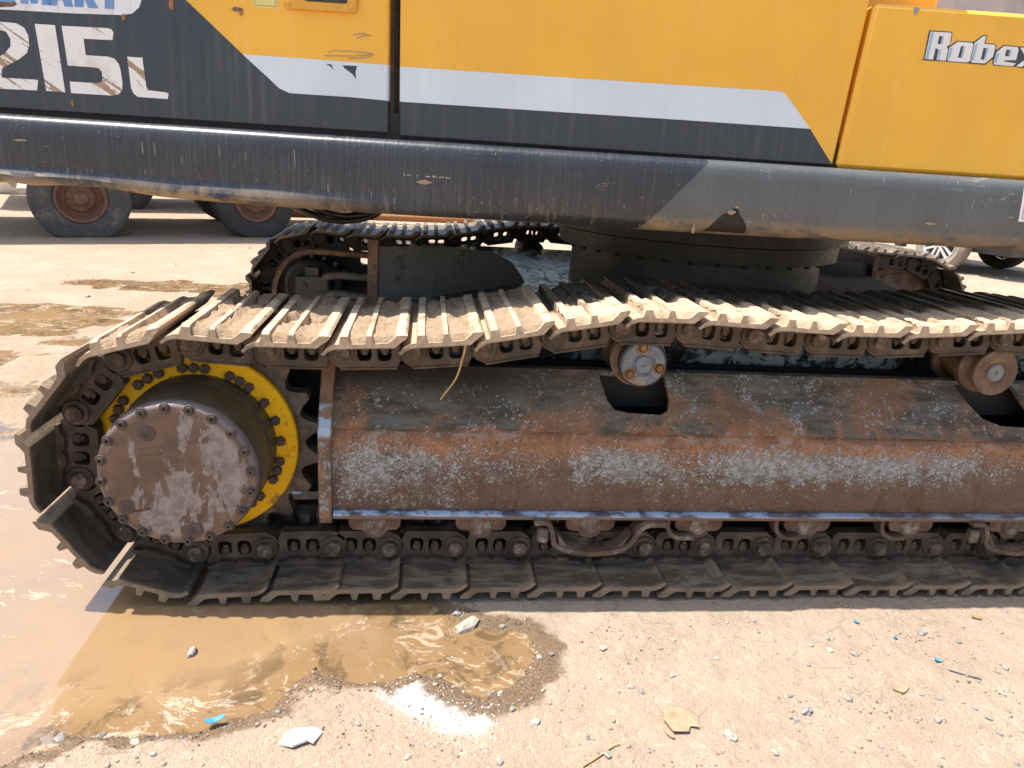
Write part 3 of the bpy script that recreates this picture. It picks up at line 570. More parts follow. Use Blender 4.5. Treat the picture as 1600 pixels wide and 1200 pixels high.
# carrier rollers
def carrier(x, zc, y0, n, fancy):
    b = MB(); b.lathe([(.40, .04), (.34, .04), (.34, .078), (.325, .080), (.318, .062), (.235, .062), (.23, .076), (.205, .078), (.197, .070), (.19, .058)], 40, 'roller_rust', (0, 0, 0))
    b.box(-.04, .04, .36, .45, -.06, .03, 'grey_dark_steel')
    o = obj('carrier_roller', b.mesh('carrier_roller', 35), EX, (x, n, zc))
    if fancy:
        b = MB(); b.lathe([(.232, .0785), (.205, .0795), (.204, .071)], 40, 'pale_ring', cap=False); obj('flange_ring', b.mesh('flange_ring', 35), o)
        b = MB(); b.lathe([(.2, .066), (y0 + .006, .070), (y0, .068), (y0 - .001, .0655), (y0 + .003, .064)], 40, 'grey_dark_steel', cap=False); b.lathe([(y0 + .003, .0645), (y0 - .002, .063), (y0 - .002, .033), (y0 + .002, .031), (y0 + .002, .024), (y0 - .004, .0225), (y0 - .0045, .008), (y0 - .002, .007), (y0 - .002, 0)], 36, 'cap_grey'); hc = obj('hub_cap', b.mesh('hub_cap', 30), o)
        for a in (98, 218, -12):
            cx, cz = .048 * math.cos(R(a)), .048 * math.sin(R(a)); b = MB(); b.lathe([(y0 - .0018, .019), (y0 - .0035, .018), (y0 - .0035, .0145)], 16, 'rust_orange', (cx, 0, cz)); b.lathe([(y0 - .0036, .0145), (y0 - .003, .013)], 14, 'grey_dark_steel', (cx, 0, cz)); b.lathe([(y0, .0095), (y0 - .009, .009), (y0 - .0095, 0)], 6, 'rust_orange', (cx, 0, cz)); obj('cap_bolt', b.mesh('cap_bolt', 30), hc)
        for a in (158, 278, 38):
            pd = [(r_ * math.cos(R(a + d)), r_ * math.sin(R(a + d))) for r_, ds in ((.060, (-36, -24, -12, 0, 12, 24, 36)), (.036, (30, 10, -10, -30))) for d in ds]; b = MB(); b.prism(pd, [], y0 - .0048, y0 - .0018, 'cap_grey'); obj('cap_pad', b.mesh('cap_pad', None, .001), hc)
        for k in range(5):
            b = MB(); b.box(.018 + k * .0055, .0215 + k * .0055, y0 - .0062, y0 - .0045, .034 - k * .004, .043 - k * .004, 'cap_grey'); obj('cast_mark', b.mesh('cast_mark'), hc)
    else:
        b = MB(); b.lathe([(.19, .05), (y0 + .014, .05), (y0 + .012, .070), (y0, .0705), (y0 - .002, .068), (y0 + .001, .036), (y0 + .003, .034), (y0 + .003, .030), (y0, .029), (y0, .004), (y0 + .002, 0)], 40, 'roller_rust'); hc = obj('hub_cap', b.mesh('hub_cap', 30), o)
        b = MB(); b.lathe([(y0 + .002, .0265), (y0 - .003, .025), (y0 - .003, .006), (y0, .005), (y0, 0)], 24, 'cap_grey'); obj('hub_plate', b.mesh('hub_plate', 30), hc)
    return o
carrier(.686, .664, .155, 0, True); carrier(1.768, .672, .150, 0, False)
for x in (.686, 1.768): b = MB(); b.lathe([(.02, .045), (.05, .07), (.36, .07), (.39, .045)], 28, 'shade_black'); b.box(-.05, .05, -.12, .05, -.10, .02, 'shade_black'); obj('carrier_roller', b.mesh('carrier_roller', 35), EX, (x, 2.45, .665))

# track rollers under the frame
for x in (-.056, .25, .576, .912, 1.26, 1.605, 1.95, 2.29, 2.62):
    b = MB(); b.prism([(-.075, .034), (-.073, -.005), (-.062, -.018), (-.034, -.02)] + [(.036 * math.cos(t), -.008 + .036 * math.sin(t)) for t in np.linspace(R(200), R(340), 8)] + [(.034, -.02), (.062, -.018), (.073, -.005), (.075, .034)], [], .136, .19, 'roller_rust')
    b.lathe([(.19, .05), (.2, .062), (.36, .062), (.37, .05)], 24, 'shade_black', (0, 0, .025))
    o = obj('track_roller', b.mesh('track_roller', 30), EX, (x, 0, .168))
    b = MB(); b.lathe([(.137, .032), (.1335, .0305), (.1335, .027), (.130, .0255), (.130, .006), (.132, .004), (.132, 0)], 24, 'roller_cap'); obj('end_cap', b.mesh('end_cap', 30), o)
# chain guards: bent straps
rect = [(-.007, -.028), (.007, -.028), (.007, .028), (-.007, .028)]
def smoothpath(P, n=6):
    P = [Vector(p) for p in P]; o = []
    for q in range(len(P) - 1):
        p0, p1, p2, p3 = P[max(q - 1, 0)], P[q], P[q + 1], P[min(q + 2, len(P) - 1)]
        for k in range(n):
            t = k / n; o.append(.5 * ((2 * p1) + (-p0 + p2) * t + (2 * p0 - 5 * p1 + 4 * p2 - p3) * t * t + (-p0 + 3 * p1 - 3 * p2 + p3) * t ** 3))
    o.append(P[-1]); return o
for dx in (0., 1.375):
    pth = smoothpath([(x + dx, .112, z) for x, z in ((.40, .199), (.44, .196), (.457, .160), (.463, .132), (.495, .112), (.574, .099), (.655, .108), (.692, .134), (.712, .172), (.738, .192), (.79, .194))])
    b = MB(); b.sweep(pth, rect, 'strap_rust'); o = obj('chain_guard', b.mesh('chain_guard', 40), EX)
    b = MB(); b.box(.415 + dx, .448 + dx, .098, .128, .125, .172, 'roller_cap'); obj('guard_lug', b.mesh('guard_lug', None, .006), o)
    b = MB(); b.prism([(.468 + dx, .165), (.50 + dx, .124), (.53 + dx, .113), (.48 + dx, .123)], [], .09, .134, 'strap_rust'); b.prism([(.69 + dx, .165), (.655 + dx, .124), (.62 + dx, .113), (.67 + dx, .123)], [], .09, .134, 'strap_rust'); obj('guard_web', b.mesh('guard_web'), o)
for x in (.805, 1.145, 1.49):
    b = MB(); b.sweep(smoothpath([(x, .128, .198), (x + .002, .128, .172), (x + .016, .128, .150), (x + .045, .128, .138), (x + .085, .128, .139)]), [(-.006, -.02), (.006, -.02), (.006, .02), (-.006, .02)], 'strap_rust'); obj('guard_hook', b.mesh('guard_hook', 40), EX)
# front idler (beyond the picture's right edge)
for y in (.25, 2.65):
    b = MB(); b.lathe([(-.05, .05), (-.05, .20), (-.035, .26), (-.03, .262), (-.03, .30), (.03, .30), (.03, .262), (.035, .26), (.05, .20), (.05, .05)], 40, 'roller_rust'); b.box(-.35, -.05, -.09, .09, -.09, .09, 'grey_dark_steel'); obj('idler_wheel', b.mesh('idler_wheel', 35), EX, (XI, y, .375))

# ------------------------------------------------------------------ far side frame, travel motor, car body, slew ring
b = MB(); b.prism([(.15, .22), (.15, .48), (.26, .60), (.44, .60), (.44, .22)], [], -.17, 2.78, 'grey_dark_steel', fn=lambda p, y: (y, 2.40 + .5 - p[0] - .05, p[1])); obj('track_frame', b.mesh('track_frame'), EX)
hs = [(-.735, .30), (-.735, .44), (-.705, .53), (-.65, .60), (-.57, .635), (-.45, .640), (-.17, .628)]
b = MB(); b.sweep(smoothpath([(x, 2.32, z) for x, z in hs]), [(-.012, -.05), (.012, -.05), (.012, .05), (-.012, .05)], 'brown_edge'); obj('motor_guard', b.mesh('motor_guard', 40), EX)
b = MB(); b.lathe([(.10, .16), (.0, .15), (-.02, .13), (-.02, 0)], 28, 'grey_dark_steel'); b.lathe([(-.02, .085), (-.10, .08), (-.11, .06), (-.11, 0)], 20, 'motor_grey', (.02, 0, .0)); b.box(-.07, .10, -.12, .02, -.04, .07, 'motor_grey'); b.box(-.02, .05, -.10, -.02, .06, .12, 'motor_grey'); b.lathe([(-.13, .018), (-.1, .02)], 8, 'motor_grey', (-.03, 0, .02)); b.lathe([(-.13, .018), (-.1, .02)], 8, 'motor_grey', (.07, 0, -.02)); tm = obj('travel_motor', b.mesh('travel_motor', 35), EX, (-.56, 2.42, .43))
for z0, z1 in ((.07, .09), (-.03, -.02), (-.07, -.06)):
    b = MB(); b.sweep(smoothpath([(.08, -.10, z0), (.17, -.14, z0 + .02), (.30, -.16, z1), (.42, -.16, z1 + .01)]), circ(.022, 8), 'motor_grey'); obj('hydraulic_hose', b.mesh('hydraulic_hose', 60), tm)
bolts = MB()
for k in range(14): a = R(30 + 20 * k); bolts.lathe([(-.03, .012), (.0, .013)], 6, 'motor_grey', (.20 * math.cos(a), .02, .17 * math.sin(a)))
obj('motor_bolts', bolts.mesh('motor_bolts'), tm)['kind'] = 'stuff'
b = MB(); b.prism([(-.02, .47), (2.52, .47), (2.52, .9), (2.25, 1.45), (2.52, 2.0), (2.52, 2.42), (-.02, 2.42), (-.02, 2.0), (.25, 1.45), (-.02, .9)], [], .45, .70, 'oily_sheen_plate', fn=lambda p, y: (p[0], p[1], y)); CB = obj('car_body', b.mesh('car_body', None, .006), EX)
def vplate(name, A, B, pts, th, mat, parent):
    A, B = Vector((*A, 0)), Vector((*B, 0)); d = (B - A).normalized(); n = Vector((d.y, -d.x, 0))
    b = MB(); b.prism(pts, [], 0, th, mat, fn=lambda p, y: tuple(A + d * p[0] - n * y + Vector((0, 0, p[1])))); return obj(name, b.mesh(name), parent)
vplate('gusset_plate', (-.081, .655), (.483, 1.255), [(0, .70), (.1, .69), (.823, .698), (.80, .725), (.725, .79), (.60, .836), (.30, .877), (.04, .889), (0, .893)], .02, 'plate_grey', CB)
b = MB(); b.prism([(1.62, .95), (1.9, .60), (2.5, .60), (2.48, .95), (2.3, 1.45), (2.45, 1.95), (1.95, 1.9), (1.8, 1.4)], [], .701, .704, 'mud_brown', fn=lambda p, y: (p[0], p[1], y)); obj('dried_mud', b.mesh('dried_mud'), CB)
b = MB(); b.box(-.115, -.083, .60, .66, .46, .92, 'brown_edge'); obj('plate_post', b.mesh('plate_post'), CB)
b = MB(); b.box(2.43, 2.46, 1.9, 2.25, .60, .81, 'brown_edge'); b.box(2.14, 2.43, 1.93, 1.95, .60, .765, 'grey_dark_steel'); obj('plate_post', b.mesh('plate_post'), CB)
b = MB(); b.lathe([(.70, .545), (.862, .54), (.862, .60), (.925, .605), (.927, .592), (.932, .592), (.933, .635), (1.05, .638)], 72, 'grey_dark_steel', (1.26, 1.45, 0), 'Z'); SR = obj('slew_ring', b.mesh('slew_ring', 35), EX)
for k in range(36):
    a = 2 * math.pi * k / 36; bb = MB(); bb.lathe([(.848, .010), (.862, .011)], 6, 'shade_black', (1.26 + .575 * math.cos(a), 1.45 + .575 * math.sin(a), 0), 'Z'); obj('ring_bolt', bb.mesh('ring_bolt'), SR)

# ------------------------------------------------------------------ upper body (swung a few degrees): local x along the side, y into the body
HA = -.1208
HL, HR_ = (0, .25, 0), (0, 0, HA)
def hobj(name, me, parent=EX, **k):
    o = obj(name, me, parent, **k)
    if parent is EX: o.location = HL; o.rotation_euler = HR_
    return o
U0, U1 = -1.20, 2.62
# skirt with a dented lower edge on the left
prof = [(.30, 1.2245), (.035, 1.2245), (.020, 1.222), (.009, 1.216), (.003, 1.208), (.0008, 1.198), (0, 1.18), (0, 1.15), (0, 1.12), (.001, 1.10), (.004, 1.083), (.010, 1.067), (.020, 1.053), (.036, 1.041), (.060, 1.031), (.095, 1.026), (.30, 1.022)]
b = MB(); i = b.mat('skirt_paint'); us = np.linspace(U0, U1, 190); rings = []
for u in us:
    rg = []
    for y, z in prof:
        lowk = float(sstep(np.array(z), 1.12, 1.04)); dn = float(fbm(np.array(u * 7.), np.array(z * 9.), 3, 31)); wk = float(sstep(np.array(u), -.6, -.85))
        fl = float(sstep(np.array(z), 1.085, 1.03)) * float(sstep(np.array(u), .45, -.35)) * (1 + .5 * float(fbm(np.array(u * 5.), np.array(3.), 2, 35))) * (1 if y < .2 else 0); yy = y - .050 * fl + lowk * wk * .020 * dn + .004 * float(fbm(np.array(u * 4.), np.array(z * 12.), 2, 33)); zz = z + lowk * wk * (.010 + .022 * dn) + lowk * .008 * float(sstep(np.array(abs(u - .35)), .3, 1.3))
        rg.append((u, yy, zz))
    rings.append(b.addv(rg))
for q in range(len(us) - 1):
    for j in range(len(prof) - 1): b.addf((rings[q] + j, rings[q + 1] + j, rings[q + 1] + j + 1, rings[q] + j + 1), i)
b.addf([rings[0] + j for j in range(len(prof))], i); b.addf([rings[-1] + j for j in range(len(prof))], i)
SK = hobj('side_skirt', b.mesh('side_skirt', 50))
def on_skirt(name, rows, mat, off=.0012):
    zs_ = [p[1] for p in prof[1:]][::-1]; ys_ = [p[0] for p in prof[1:]][::-1]; b = MB(); i = b.mat(mat); n = 24; k0 = None; zt_, zb_ = rows[0][0], rows[-1][0]
    R3 = sorted(rows)
    for q in range(n + 1):
        z = zt_ + (zb_ - zt_) * q / n; l = np.interp(z, [r_[0] for r_ in R3], [r_[1] for r_ in R3]); r = np.interp(z, [r_[0] for r_ in R3], [r_[2] for r_ in R3]); yv = np.interp(z, zs_, ys_) - off
        zz = z + .008 * float(sstep(np.array(z), 1.12, 1.04)) * float(sstep(np.array(abs(l - .35)), .3, 1.3))
        b.addv([(l, yv, zz), (r, yv, zz), (l, yv + .006, zz), (r, yv + .006, zz)])
    for q in range(n):
        a = 4 * q; c_ = a + 4; b.addf((a, a + 1, c_ + 1, c_), i); b.addf((a + 2, c_ + 2, c_ + 3, a + 3), i); b.addf((a, c_, c_ + 2, a + 2), i); b.addf((a + 1, a + 3, c_ + 3, c_ + 1), i)
    b.addf((0, 2, 3, 1), i); b.addf((4 * n, 4 * n + 1, 4 * n + 3, 4 * n + 2), i); return hobj(name, b.mesh(name), SK)
on_skirt('black_patch', [(1.107, .888, .893), (1.096, .878, .900), (1.086, .860, .906), (1.070, .846, .921), (1.052, .833, .933), (1.036, .822, .936)], 'shade_black')
b = MB(); b.prism([(1.636, 1.205), (1.74, 1.205), (1.74, 1.118), (1.643, 1.118)], [], -.0016, .002, 'badge_white'); st_ = hobj('warning_sticker', b.mesh('warning_sticker'), SK)
b = MB(); b.prism([(1.643, 1.198), (1.733, 1.198), (1.733, 1.125), (1.649, 1.125)], [[(1.6445, 1.1965), (1.7315, 1.1965), (1.7315, 1.1265), (1.6505, 1.1265)]], -.0022, .001, 'rust_orange'); obj('sticker_border', b.mesh('sticker_border'), st_)
b = MB()
for k in range(15):
    if k not in (3, 5, 6): b.box(.005 + k * .0085, .008 + k * .0085 + .003 * (k % 2), -.0012, .002, 1.1335, 1.1365 + .002 * (k % 3 == 0), 'stone_pale')
hobj('punch_marks', b.mesh('punch_marks'), SK)
# mud flakes left on the skirt
for u, z, w_, h_ in ((.880, 1.094, .011, .007), (.905, 1.089, .010, .006), (.893, 1.108, .006, .004), (.79, 1.046, .004, .018), (1.41, 1.098, .016, .004), (-.33, 1.05, .09, .004), (-1.0, 1.16, .018, .0035), (.06, 1.12, .02, .006)):
    b = MB(); yb = -.001 if z > 1.09 else .02; b.prism([(u + w_ * math.cos(t) * random.uniform(.7, 1.2), z + h_ * math.sin(t) * random.uniform(.7, 1.2)) for t in np.linspace(0, 5.6, 8)], [], yb - .001, yb + .01, 'dry_mud' if w_ < .05 else 'brown_edge'); hobj('mud_flake', b.mesh('mud_flake'), SK)

YD = .040; ZT = 2.15
def panel(name, poly, mat, y0=YD, th=.035, bev=.004, sides=()):
    b = MB(); b.prism(poly, [], y0, y0 + th, mat); me = b.mesh(name, None, bev)
    for zt, m2 in sides: me.materials.append(M[m2])
    for p in me.polygons:
        if sides and abs(p.normal.y) < .9:
            for k, (zt, m2) in enumerate(sides):
                if p.center.z < zt: p.material_index = k + 1; break
    return hobj(name, me)
def decal(name, poly, mat, parent, lift=.0008, holes=(), y0=YD): b = MB(); b.prism(poly, holes, y0 - lift, y0 + .001, mat); return obj(name, b.mesh(name), parent)
RD = panel('rear_door', [(U0, 1.237), (-.045, 1.237), (-.0453, 1.3182), (-.0456, 1.405), (-.0475, ZT), (U0, ZT)], 'orange_paint', sides=[(1.315, 'navy_paint'), (1.40, 'white_vinyl')])
decal('dark_band', [(U0 + .004, 1.2411), (-.0492, 1.2411), (-.0494, 1.3182), (-.1517, 1.321), (-.29, 1.3208), (-.3041, 1.3214), (-.3289, 1.3305), (-.3597, 1.3566), (-.395, 1.3852), (-.4221, 1.4079), (-.5591, 1.5249), (-.7628, 1.7113), (-1.15, 2.05), (U0 + .004, 2.05)], 'navy_paint', RD, .0006)
WS = decal('white_stripe', [(-.4221, 1.4079), (-.1513, 1.4061), (-.0496, 1.405), (-.0494, 1.3185), (-.1517, 1.3213), (-.29, 1.3211), (-.3041, 1.3217), (-.3289, 1.3308), (-.3597, 1.3569), (-.395, 1.3855)], 'white_vinyl', RD, .0012)
decal('torn_patch', [(-.1637, 1.3969), (-.1261, 1.3974), (-.1309, 1.3827), (-.1288, 1.3653), (-.1382, 1.3772), (-.1584, 1.3897)], 'navy_paint', RD, .0016)
decal('torn_patch', [(-.207, 1.3975), (-.193, 1.3972), (-.186, 1.383), (-.195, 1.392)], 'navy_paint', RD, .0016)
TWO = [(-1.1103, 1.4453), (-1.0273, 1.4464), (-.9988, 1.4455), (-.98, 1.4362), (-.9722, 1.4196), (-.9725, 1.3958), (-.9808, 1.3767), (-1.0049, 1.3592), (-1.0329, 1.3454), (-1.0502, 1.3362), (-1.053, 1.3266), (-1.055, 1.3129), (-.96, 1.3133), (-.9664, 1.287), (-1.0619, 1.2852), (-1.1263, 1.2854), (-1.1213, 1.3089), (-1.1047, 1.3316), (-1.0663, 1.3554), (-1.0377, 1.3732), (-1.0208, 1.3902), (-1.019, 1.4075), (-1.0276, 1.4241), (-1.0415, 1.4272), (-1.0563, 1.4237), (-1.0624, 1.4115), (-1.1128, 1.4111)]
ONE = [(-.9514, 1.4471), (-.8999, 1.447), (-.8925, 1.2868), (-.9419, 1.2876)]
FIVE = [(-.8828, 1.4465), (-.7667, 1.4483), (-.7568, 1.4465), (-.7512, 1.4395), (-.7556, 1.4208), (-.83, 1.4195), (-.8285, 1.3806), (-.7706, 1.3806), (-.755, 1.377), (-.7447, 1.3643), (-.7416, 1.351), (-.7395, 1.3186), (-.7419, 1.3021), (-.7518, 1.2905), (-.7683, 1.2867), (-.877, 1.2861), (-.8772, 1.3143), (-.8065, 1.3145), (-.7945, 1.318), (-.7901, 1.3264), (-.791, 1.3426), (-.7969, 1.3503), (-.8054, 1.3525), (-.878, 1.3529)]
ELL = [(-.7211, 1.3836), (-.6821, 1.3836), (-.6779, 1.3142), (-.6728, 1.3055), (-.6196, 1.3027), (-.6244, 1.2868), (-.7022, 1.2875), (-.7132, 1.2956), (-.7178, 1.309)]
for P_ in (TWO, ONE, FIVE, ELL): decal('model_digit' if P_ is not ELL else 'model_letter', P_, 'peeling_letters', RD, .0014)
BG = decal('badge', [(-1.10, 1.60), (-.69, 1.6059), (-.6721, 1.5941), (-.673, 1.5177), (-.6800, 1.5018), (-.698, 1.4867), (-.7235, 1.4811), (-.8606, 1.4772), (-.9746, 1.4763), (-1.10, 1.4745)], 'badge_white', RD, .0014)
for nm, P_, h_ in (('S', [(-1.07, 1.493), (-1.0, 1.493), (-.99, 1.503), (-.99, 1.53), (-1.0, 1.54), (-1.045, 1.54), (-1.045, 1.549), (-.99, 1.549), (-.99, 1.5645), (-1.06, 1.5645), (-1.07, 1.555), (-1.07, 1.534), (-1.06, 1.524), (-1.015, 1.524), (-1.015, 1.509), (-1.07, 1.509)], None),
                   ('M', [(-.977, 1.5634), (-.9515, 1.5649), (-.9437, 1.5172), (-.9264, 1.5639), (-.9011, 1.5641), (-.9043, 1.4927), (-.927, 1.4926), (-.925, 1.526), (-.9387, 1.4945), (-.9547, 1.4935), (-.9608, 1.5264), (-.9611, 1.4926), (-.9811, 1.4919)], None),
                   ('A', [(-.8869, 1.565), (-.8616, 1.5652), (-.8475, 1.4922), (-.8702, 1.4921), (-.8728, 1.5061), (-.8857, 1.5054), (-.8886, 1.4928), (-.91, 1.4923)], [(-.882, 1.5211), (-.8738, 1.5214), (-.8755, 1.5393)]),
                   ('R', [(-.8363, 1.5655), (-.7941, 1.5655), (-.7812, 1.5549), (-.7834, 1.5345), (-.7989, 1.5208), (-.7835, 1.493), (-.8091, 1.4925), (-.818, 1.5145), (-.8218, 1.4932), (-.8446, 1.4929)], [(-.8144, 1.5479), (-.8031, 1.548), (-.8028, 1.5371), (-.8148, 1.5364)]),
                   ('T', [(-.7717, 1.5656), (-.7097, 1.5667), (-.7114, 1.5489), (-.7396, 1.5485), (-.7436, 1.4938), (-.7678, 1.4931), (-.7607, 1.5485), (-.7734, 1.5483)], None)):
    decal('badge_letter', P_, 'badge_blue', BG, .002, [h_] if h_ else [])
# latch handle, sticker, chips of rust
b = MB(); b.prism(rrect(-.311, -.125, 1.520, 1.62, .012), [rrect(-.258, -.148, 1.539, 1.612, .008)], YD - .012, YD - .0004, 'handle_orange'); HN = obj('latch_handle', b.mesh('latch_handle', None, .003), RD)
b = MB(); b.prism(rrect(-.255, -.151, 1.542, 1.61, .005), [], YD - .002, YD + .001, 'grey_dark_steel'); obj('handle_recess', b.mesh('handle_recess'), HN)
b = MB(); b.box(-.235, -.16, YD - .009, YD - .001, 1.552, 1.61, 'handle_orange'); obj('handle_flap', b.mesh('handle_flap', None, .002), HN)
for cx in (-.298, -.138): bb = MB(); bb.lathe([(YD - .015, 0), (YD - .0145, .005), (YD - .012, .0055)], 10, 'handle_orange', (cx, 0, 1.532)); obj('screw_head', bb.mesh('screw_head', 30), HN)
decal('yellow_label', [(-.390, 1.60), (-.390, 1.5200), (-.3277, 1.5190), (-.3277, 1.60)], 'sticker_yellow', RD, .0010)
b = MB(); b.prism([(-.386, 1.59), (-.386, 1.5245), (-.3317, 1.5235), (-.3317, 1.59)], [[(-.3852, 1.5892), (-.3852, 1.5253), (-.3325, 1.5243), (-.3325, 1.5892)]], YD - .0014, YD, 'logo_dark'); obj('label_border', b.mesh('label_border'), RD)
for u, z, w_, h_ in ((-.43, 1.512, .014, .007), (-.422, 1.507, .008, .009), (-.5975, 1.511, .006, .017), (-.722, 1.477, .005, .009), (-.877, 1.262, .004, .010), (-1.03, 1.49, .04, .012)):
    decal('rust_chip', [(u + w_ * math.cos(t) * random.uniform(.6, 1.2), z + h_ * math.sin(t) * random.uniform(.6, 1.2)) for t in np.linspace(0, 5.6, 9)], 'rust_orange' if w_ < .01 else 'brown_edge', RD, .0018)
def scratch(parent, P, mat='stone_grey', w=.0008):
    b = MB(); b.sweep([(u, YD - .0006, z) for u, z in P], [(-w, -.0006), (w, -.0006), (w, .0006), (-w, .0006)], mat, (0, 1, 0)); obj('scratch', b.mesh('scratch'), parent)
for P_ in ([(-.20, 1.4265), (-.18, 1.432), (-.165, 1.430), (-.15, 1.433), (-.135, 1.4305), (-.10, 1.4315), (-.085, 1.429)], [(-.085, 1.429), (-.10, 1.4255), (-.13, 1.421), (-.17, 1.419), (-.21, 1.417)], [(-.085, 1.4245), (-.11, 1.418), (-.15, 1.414)], [(-.135, 1.472), (-.11, 1.475), (-.09, 1.4715), (-.11, 1.470), (-.128, 1.463)]): scratch(RD, P_)

MP = panel('centre_door', [(-.0145, 1.232), (1.1405, 1.2295), (1.183, ZT), (-.022, ZT), (-.0162, 1.403), (-.0152, 1.318)], 'orange_paint', sides=[(1.315, 'navy_paint'), (1.40, 'white_vinyl')])
decal('white_stripe', [(-.0122, 1.4029), (.7278, 1.403), (.960, 1.4038), (.974, 1.4025), (.985, 1.398), (.9961, 1.388), (1.0648, 1.3173), (.739, 1.3186), (-.0112, 1.318)], 'white_vinyl', MP, .0012)
decal('dark_band', [(-.0112, 1.3177), (.739, 1.3183), (1.0648, 1.317), (1.1372, 1.2337), (-.0105, 1.2361)], 'navy_paint', MP, .0006)
TB = panel('tool_box', [(1.1505, 1.2245), (2.60, 1.2245), (2.60, 1.615), (1.172, 1.6225)], 'orange_paint', YD - .006, .6, .010)
YT = YD - .006
OUT = [(1.3181, 1.568), (1.373, 1.5684), (1.3781, 1.5637), (1.3789, 1.5495), (1.3766, 1.5377), (1.3794, 1.5373), (1.3934, 1.5482), (1.431, 1.5485), (1.4371, 1.5497), (1.4552, 1.5653), (1.4661, 1.5657), (1.4662, 1.5473), (1.4891, 1.5473), (1.4948, 1.5431), (1.4967, 1.5323), (1.5125, 1.5459), (1.5514, 1.5449), (1.5751, 1.5455), (1.6102, 1.5451), (1.6018, 1.5218), (1.6201, 1.4957), (1.5959, 1.496), (1.572, 1.4954), (1.5519, 1.4975), (1.5012, 1.4967), (1.4953, 1.5018), (1.4936, 1.5119), (1.4779, 1.4973), (1.4399, 1.4975), (1.4305, 1.4978), (1.3784, 1.4989), (1.3138, 1.4984), (1.3187, 1.5012)]
LG = decal('logo_outline', OUT, 'logo_dark', TB, .0008, y0=YT)
def logo(P_, H_):
    decal('logo_letter', P_, 'logo_white', TB, .0016, [H_] if H_ else [], y0=YT)
    x0 = min(p[0] for p in P_); z0 = min(p[1] for p in P_); z1 = max(p[1] for p in P_); zt = z1 if P_ is not LB_ else 1.5456
logos = []
LB_ = [(1.439, 1.5456), (1.4568, 1.5626), (1.4631, 1.563), (1.4631, 1.5451), (1.4888, 1.545), (1.4927, 1.5405), (1.4923, 1.5169), (1.4762, 1.5003), (1.4429, 1.5003), (1.4391, 1.5043)]
logo([(1.3228, 1.5653), (1.3717, 1.5658), (1.3758, 1.5627), (1.3764, 1.5385), (1.3703, 1.5331), (1.3755, 1.5267), (1.3753, 1.5004), (1.352, 1.5012), (1.3519, 1.5252), (1.3468, 1.5274), (1.343, 1.5281), (1.3427, 1.5013), (1.3213, 1.5017)], [(1.346, 1.5567), (1.3574, 1.5566), (1.3572, 1.5382), (1.3456, 1.538)])
logo([(1.378, 1.5319), (1.3966, 1.5461), (1.4316, 1.546), (1.4362, 1.5421), (1.4366, 1.5033), (1.43, 1.4998), (1.3818, 1.5003), (1.3783, 1.5057)], [(1.4062, 1.5369), (1.4164, 1.5367), (1.4156, 1.5097), (1.404, 1.5095)])
logo(LB_, [(1.4635, 1.5362), (1.4754, 1.5364), (1.474, 1.509), (1.463, 1.5086)])
logo([(1.4989, 1.5274), (1.515, 1.5432), (1.5482, 1.543), (1.5525, 1.5374), (1.5525, 1.5129), (1.5235, 1.5106), (1.5224, 1.5077), (1.5545, 1.5054), (1.548, 1.4985), (1.5016, 1.4987), (1.4976, 1.5036)], [(1.5216, 1.5355), (1.5346, 1.5351), (1.5339, 1.5202), (1.5219, 1.5203)])
logo([(1.5558, 1.5423), (1.5741, 1.5424), (1.5846, 1.5309), (1.5924, 1.5428), (1.6072, 1.5427), (1.5964, 1.5215), (1.6158, 1.498), (1.5991, 1.4979), (1.5873, 1.5108), (1.5713, 1.4979), (1.5564, 1.4983), (1.578, 1.5178)], None)
for x0, z0, z1 in ((1.3228, 1.5017, 1.5645), (1.3785, 1.506, 1.5315), (1.4392, 1.5045, 1.545), (1.4985, 1.504, 1.527)): decal('logo_shade', [(x0, z0), (x0 + .0065, z0), (x0 + .0075, z1), (x0 + .001, z1)], 'logo_shade', TB, .0021, y0=YT)
for x0, z0, z1 in ((1.3535, 1.5385, 1.556), (1.3535, 1.502, 1.526), (1.412, 1.51, 1.5365), (1.471, 1.5095, 1.536), (1.531, 1.521, 1.535)): decal('logo_shade', [(x0, z0), (x0 + .004, z0), (x0 + .0045, z1), (x0, z1)], 'logo_shade', TB, .0021, y0=YT)
decal('rust_chip', [(1.268, 1.618), (1.283, 1.6175), (1.281, 1.608), (1.276, 1.603), (1.274, 1.598), (1.270, 1.609)], 'stone_grey', TB, .0018, y0=YT)
# body behind the doors, counterweight, deck
b = MB(); b.box(-.056, .10, .085, .10, 1.20, ZT, 'brown_edge'); b.box(-.036, -.027, .075, .085, 1.23, 1.9, 'shade_black'); hobj('door_post', b.mesh('door_post'))
b = MB(); b.box(U0 + .02, 1.16, .10, 2.40, 1.30, ZT + .02, 'orange_paint'); hobj('engine_housing', b.mesh('engine_housing', None, .02)); b = MB(); b.box(U0 + .02, 1.15, .05, .20, 1.212, 1.29, 'shade_black'); b.box(1.15, U1 - .1, .06, .20, 1.205, 1.222, 'shade_black'); hobj('dark_gap_filler', b.mesh('dark_gap_filler'))  # near-black filler added so the gap under the doors reads as shade
b = MB(); b.box(U0 + .04, U1 - .03, .28, 2.45, 1.03, 1.215, 'grey_dark_steel'); hobj('deck_frame', b.mesh('deck_frame'))
b = MB(); b.prism([(U0 - .004, .05)] + [(U0 - .02 - .30 * math.sin(t), 1.24 - 1.19 * math.cos(t)) for t in np.linspace(.06, math.pi - .06, 14)] + [(U0 - .004, 2.43)], [], 1.04, 2.0, 'navy_paint', fn=lambda p, y: (p[0], p[1], y)); hobj('counterweight', b.mesh('counterweight', 40, .01))
b = MB(); b.box(1.19, 1.46, .30, .55, 1.56, 1.95, 'orange_paint'); hobj('step_cover', b.mesh('step_cover', None, .01))
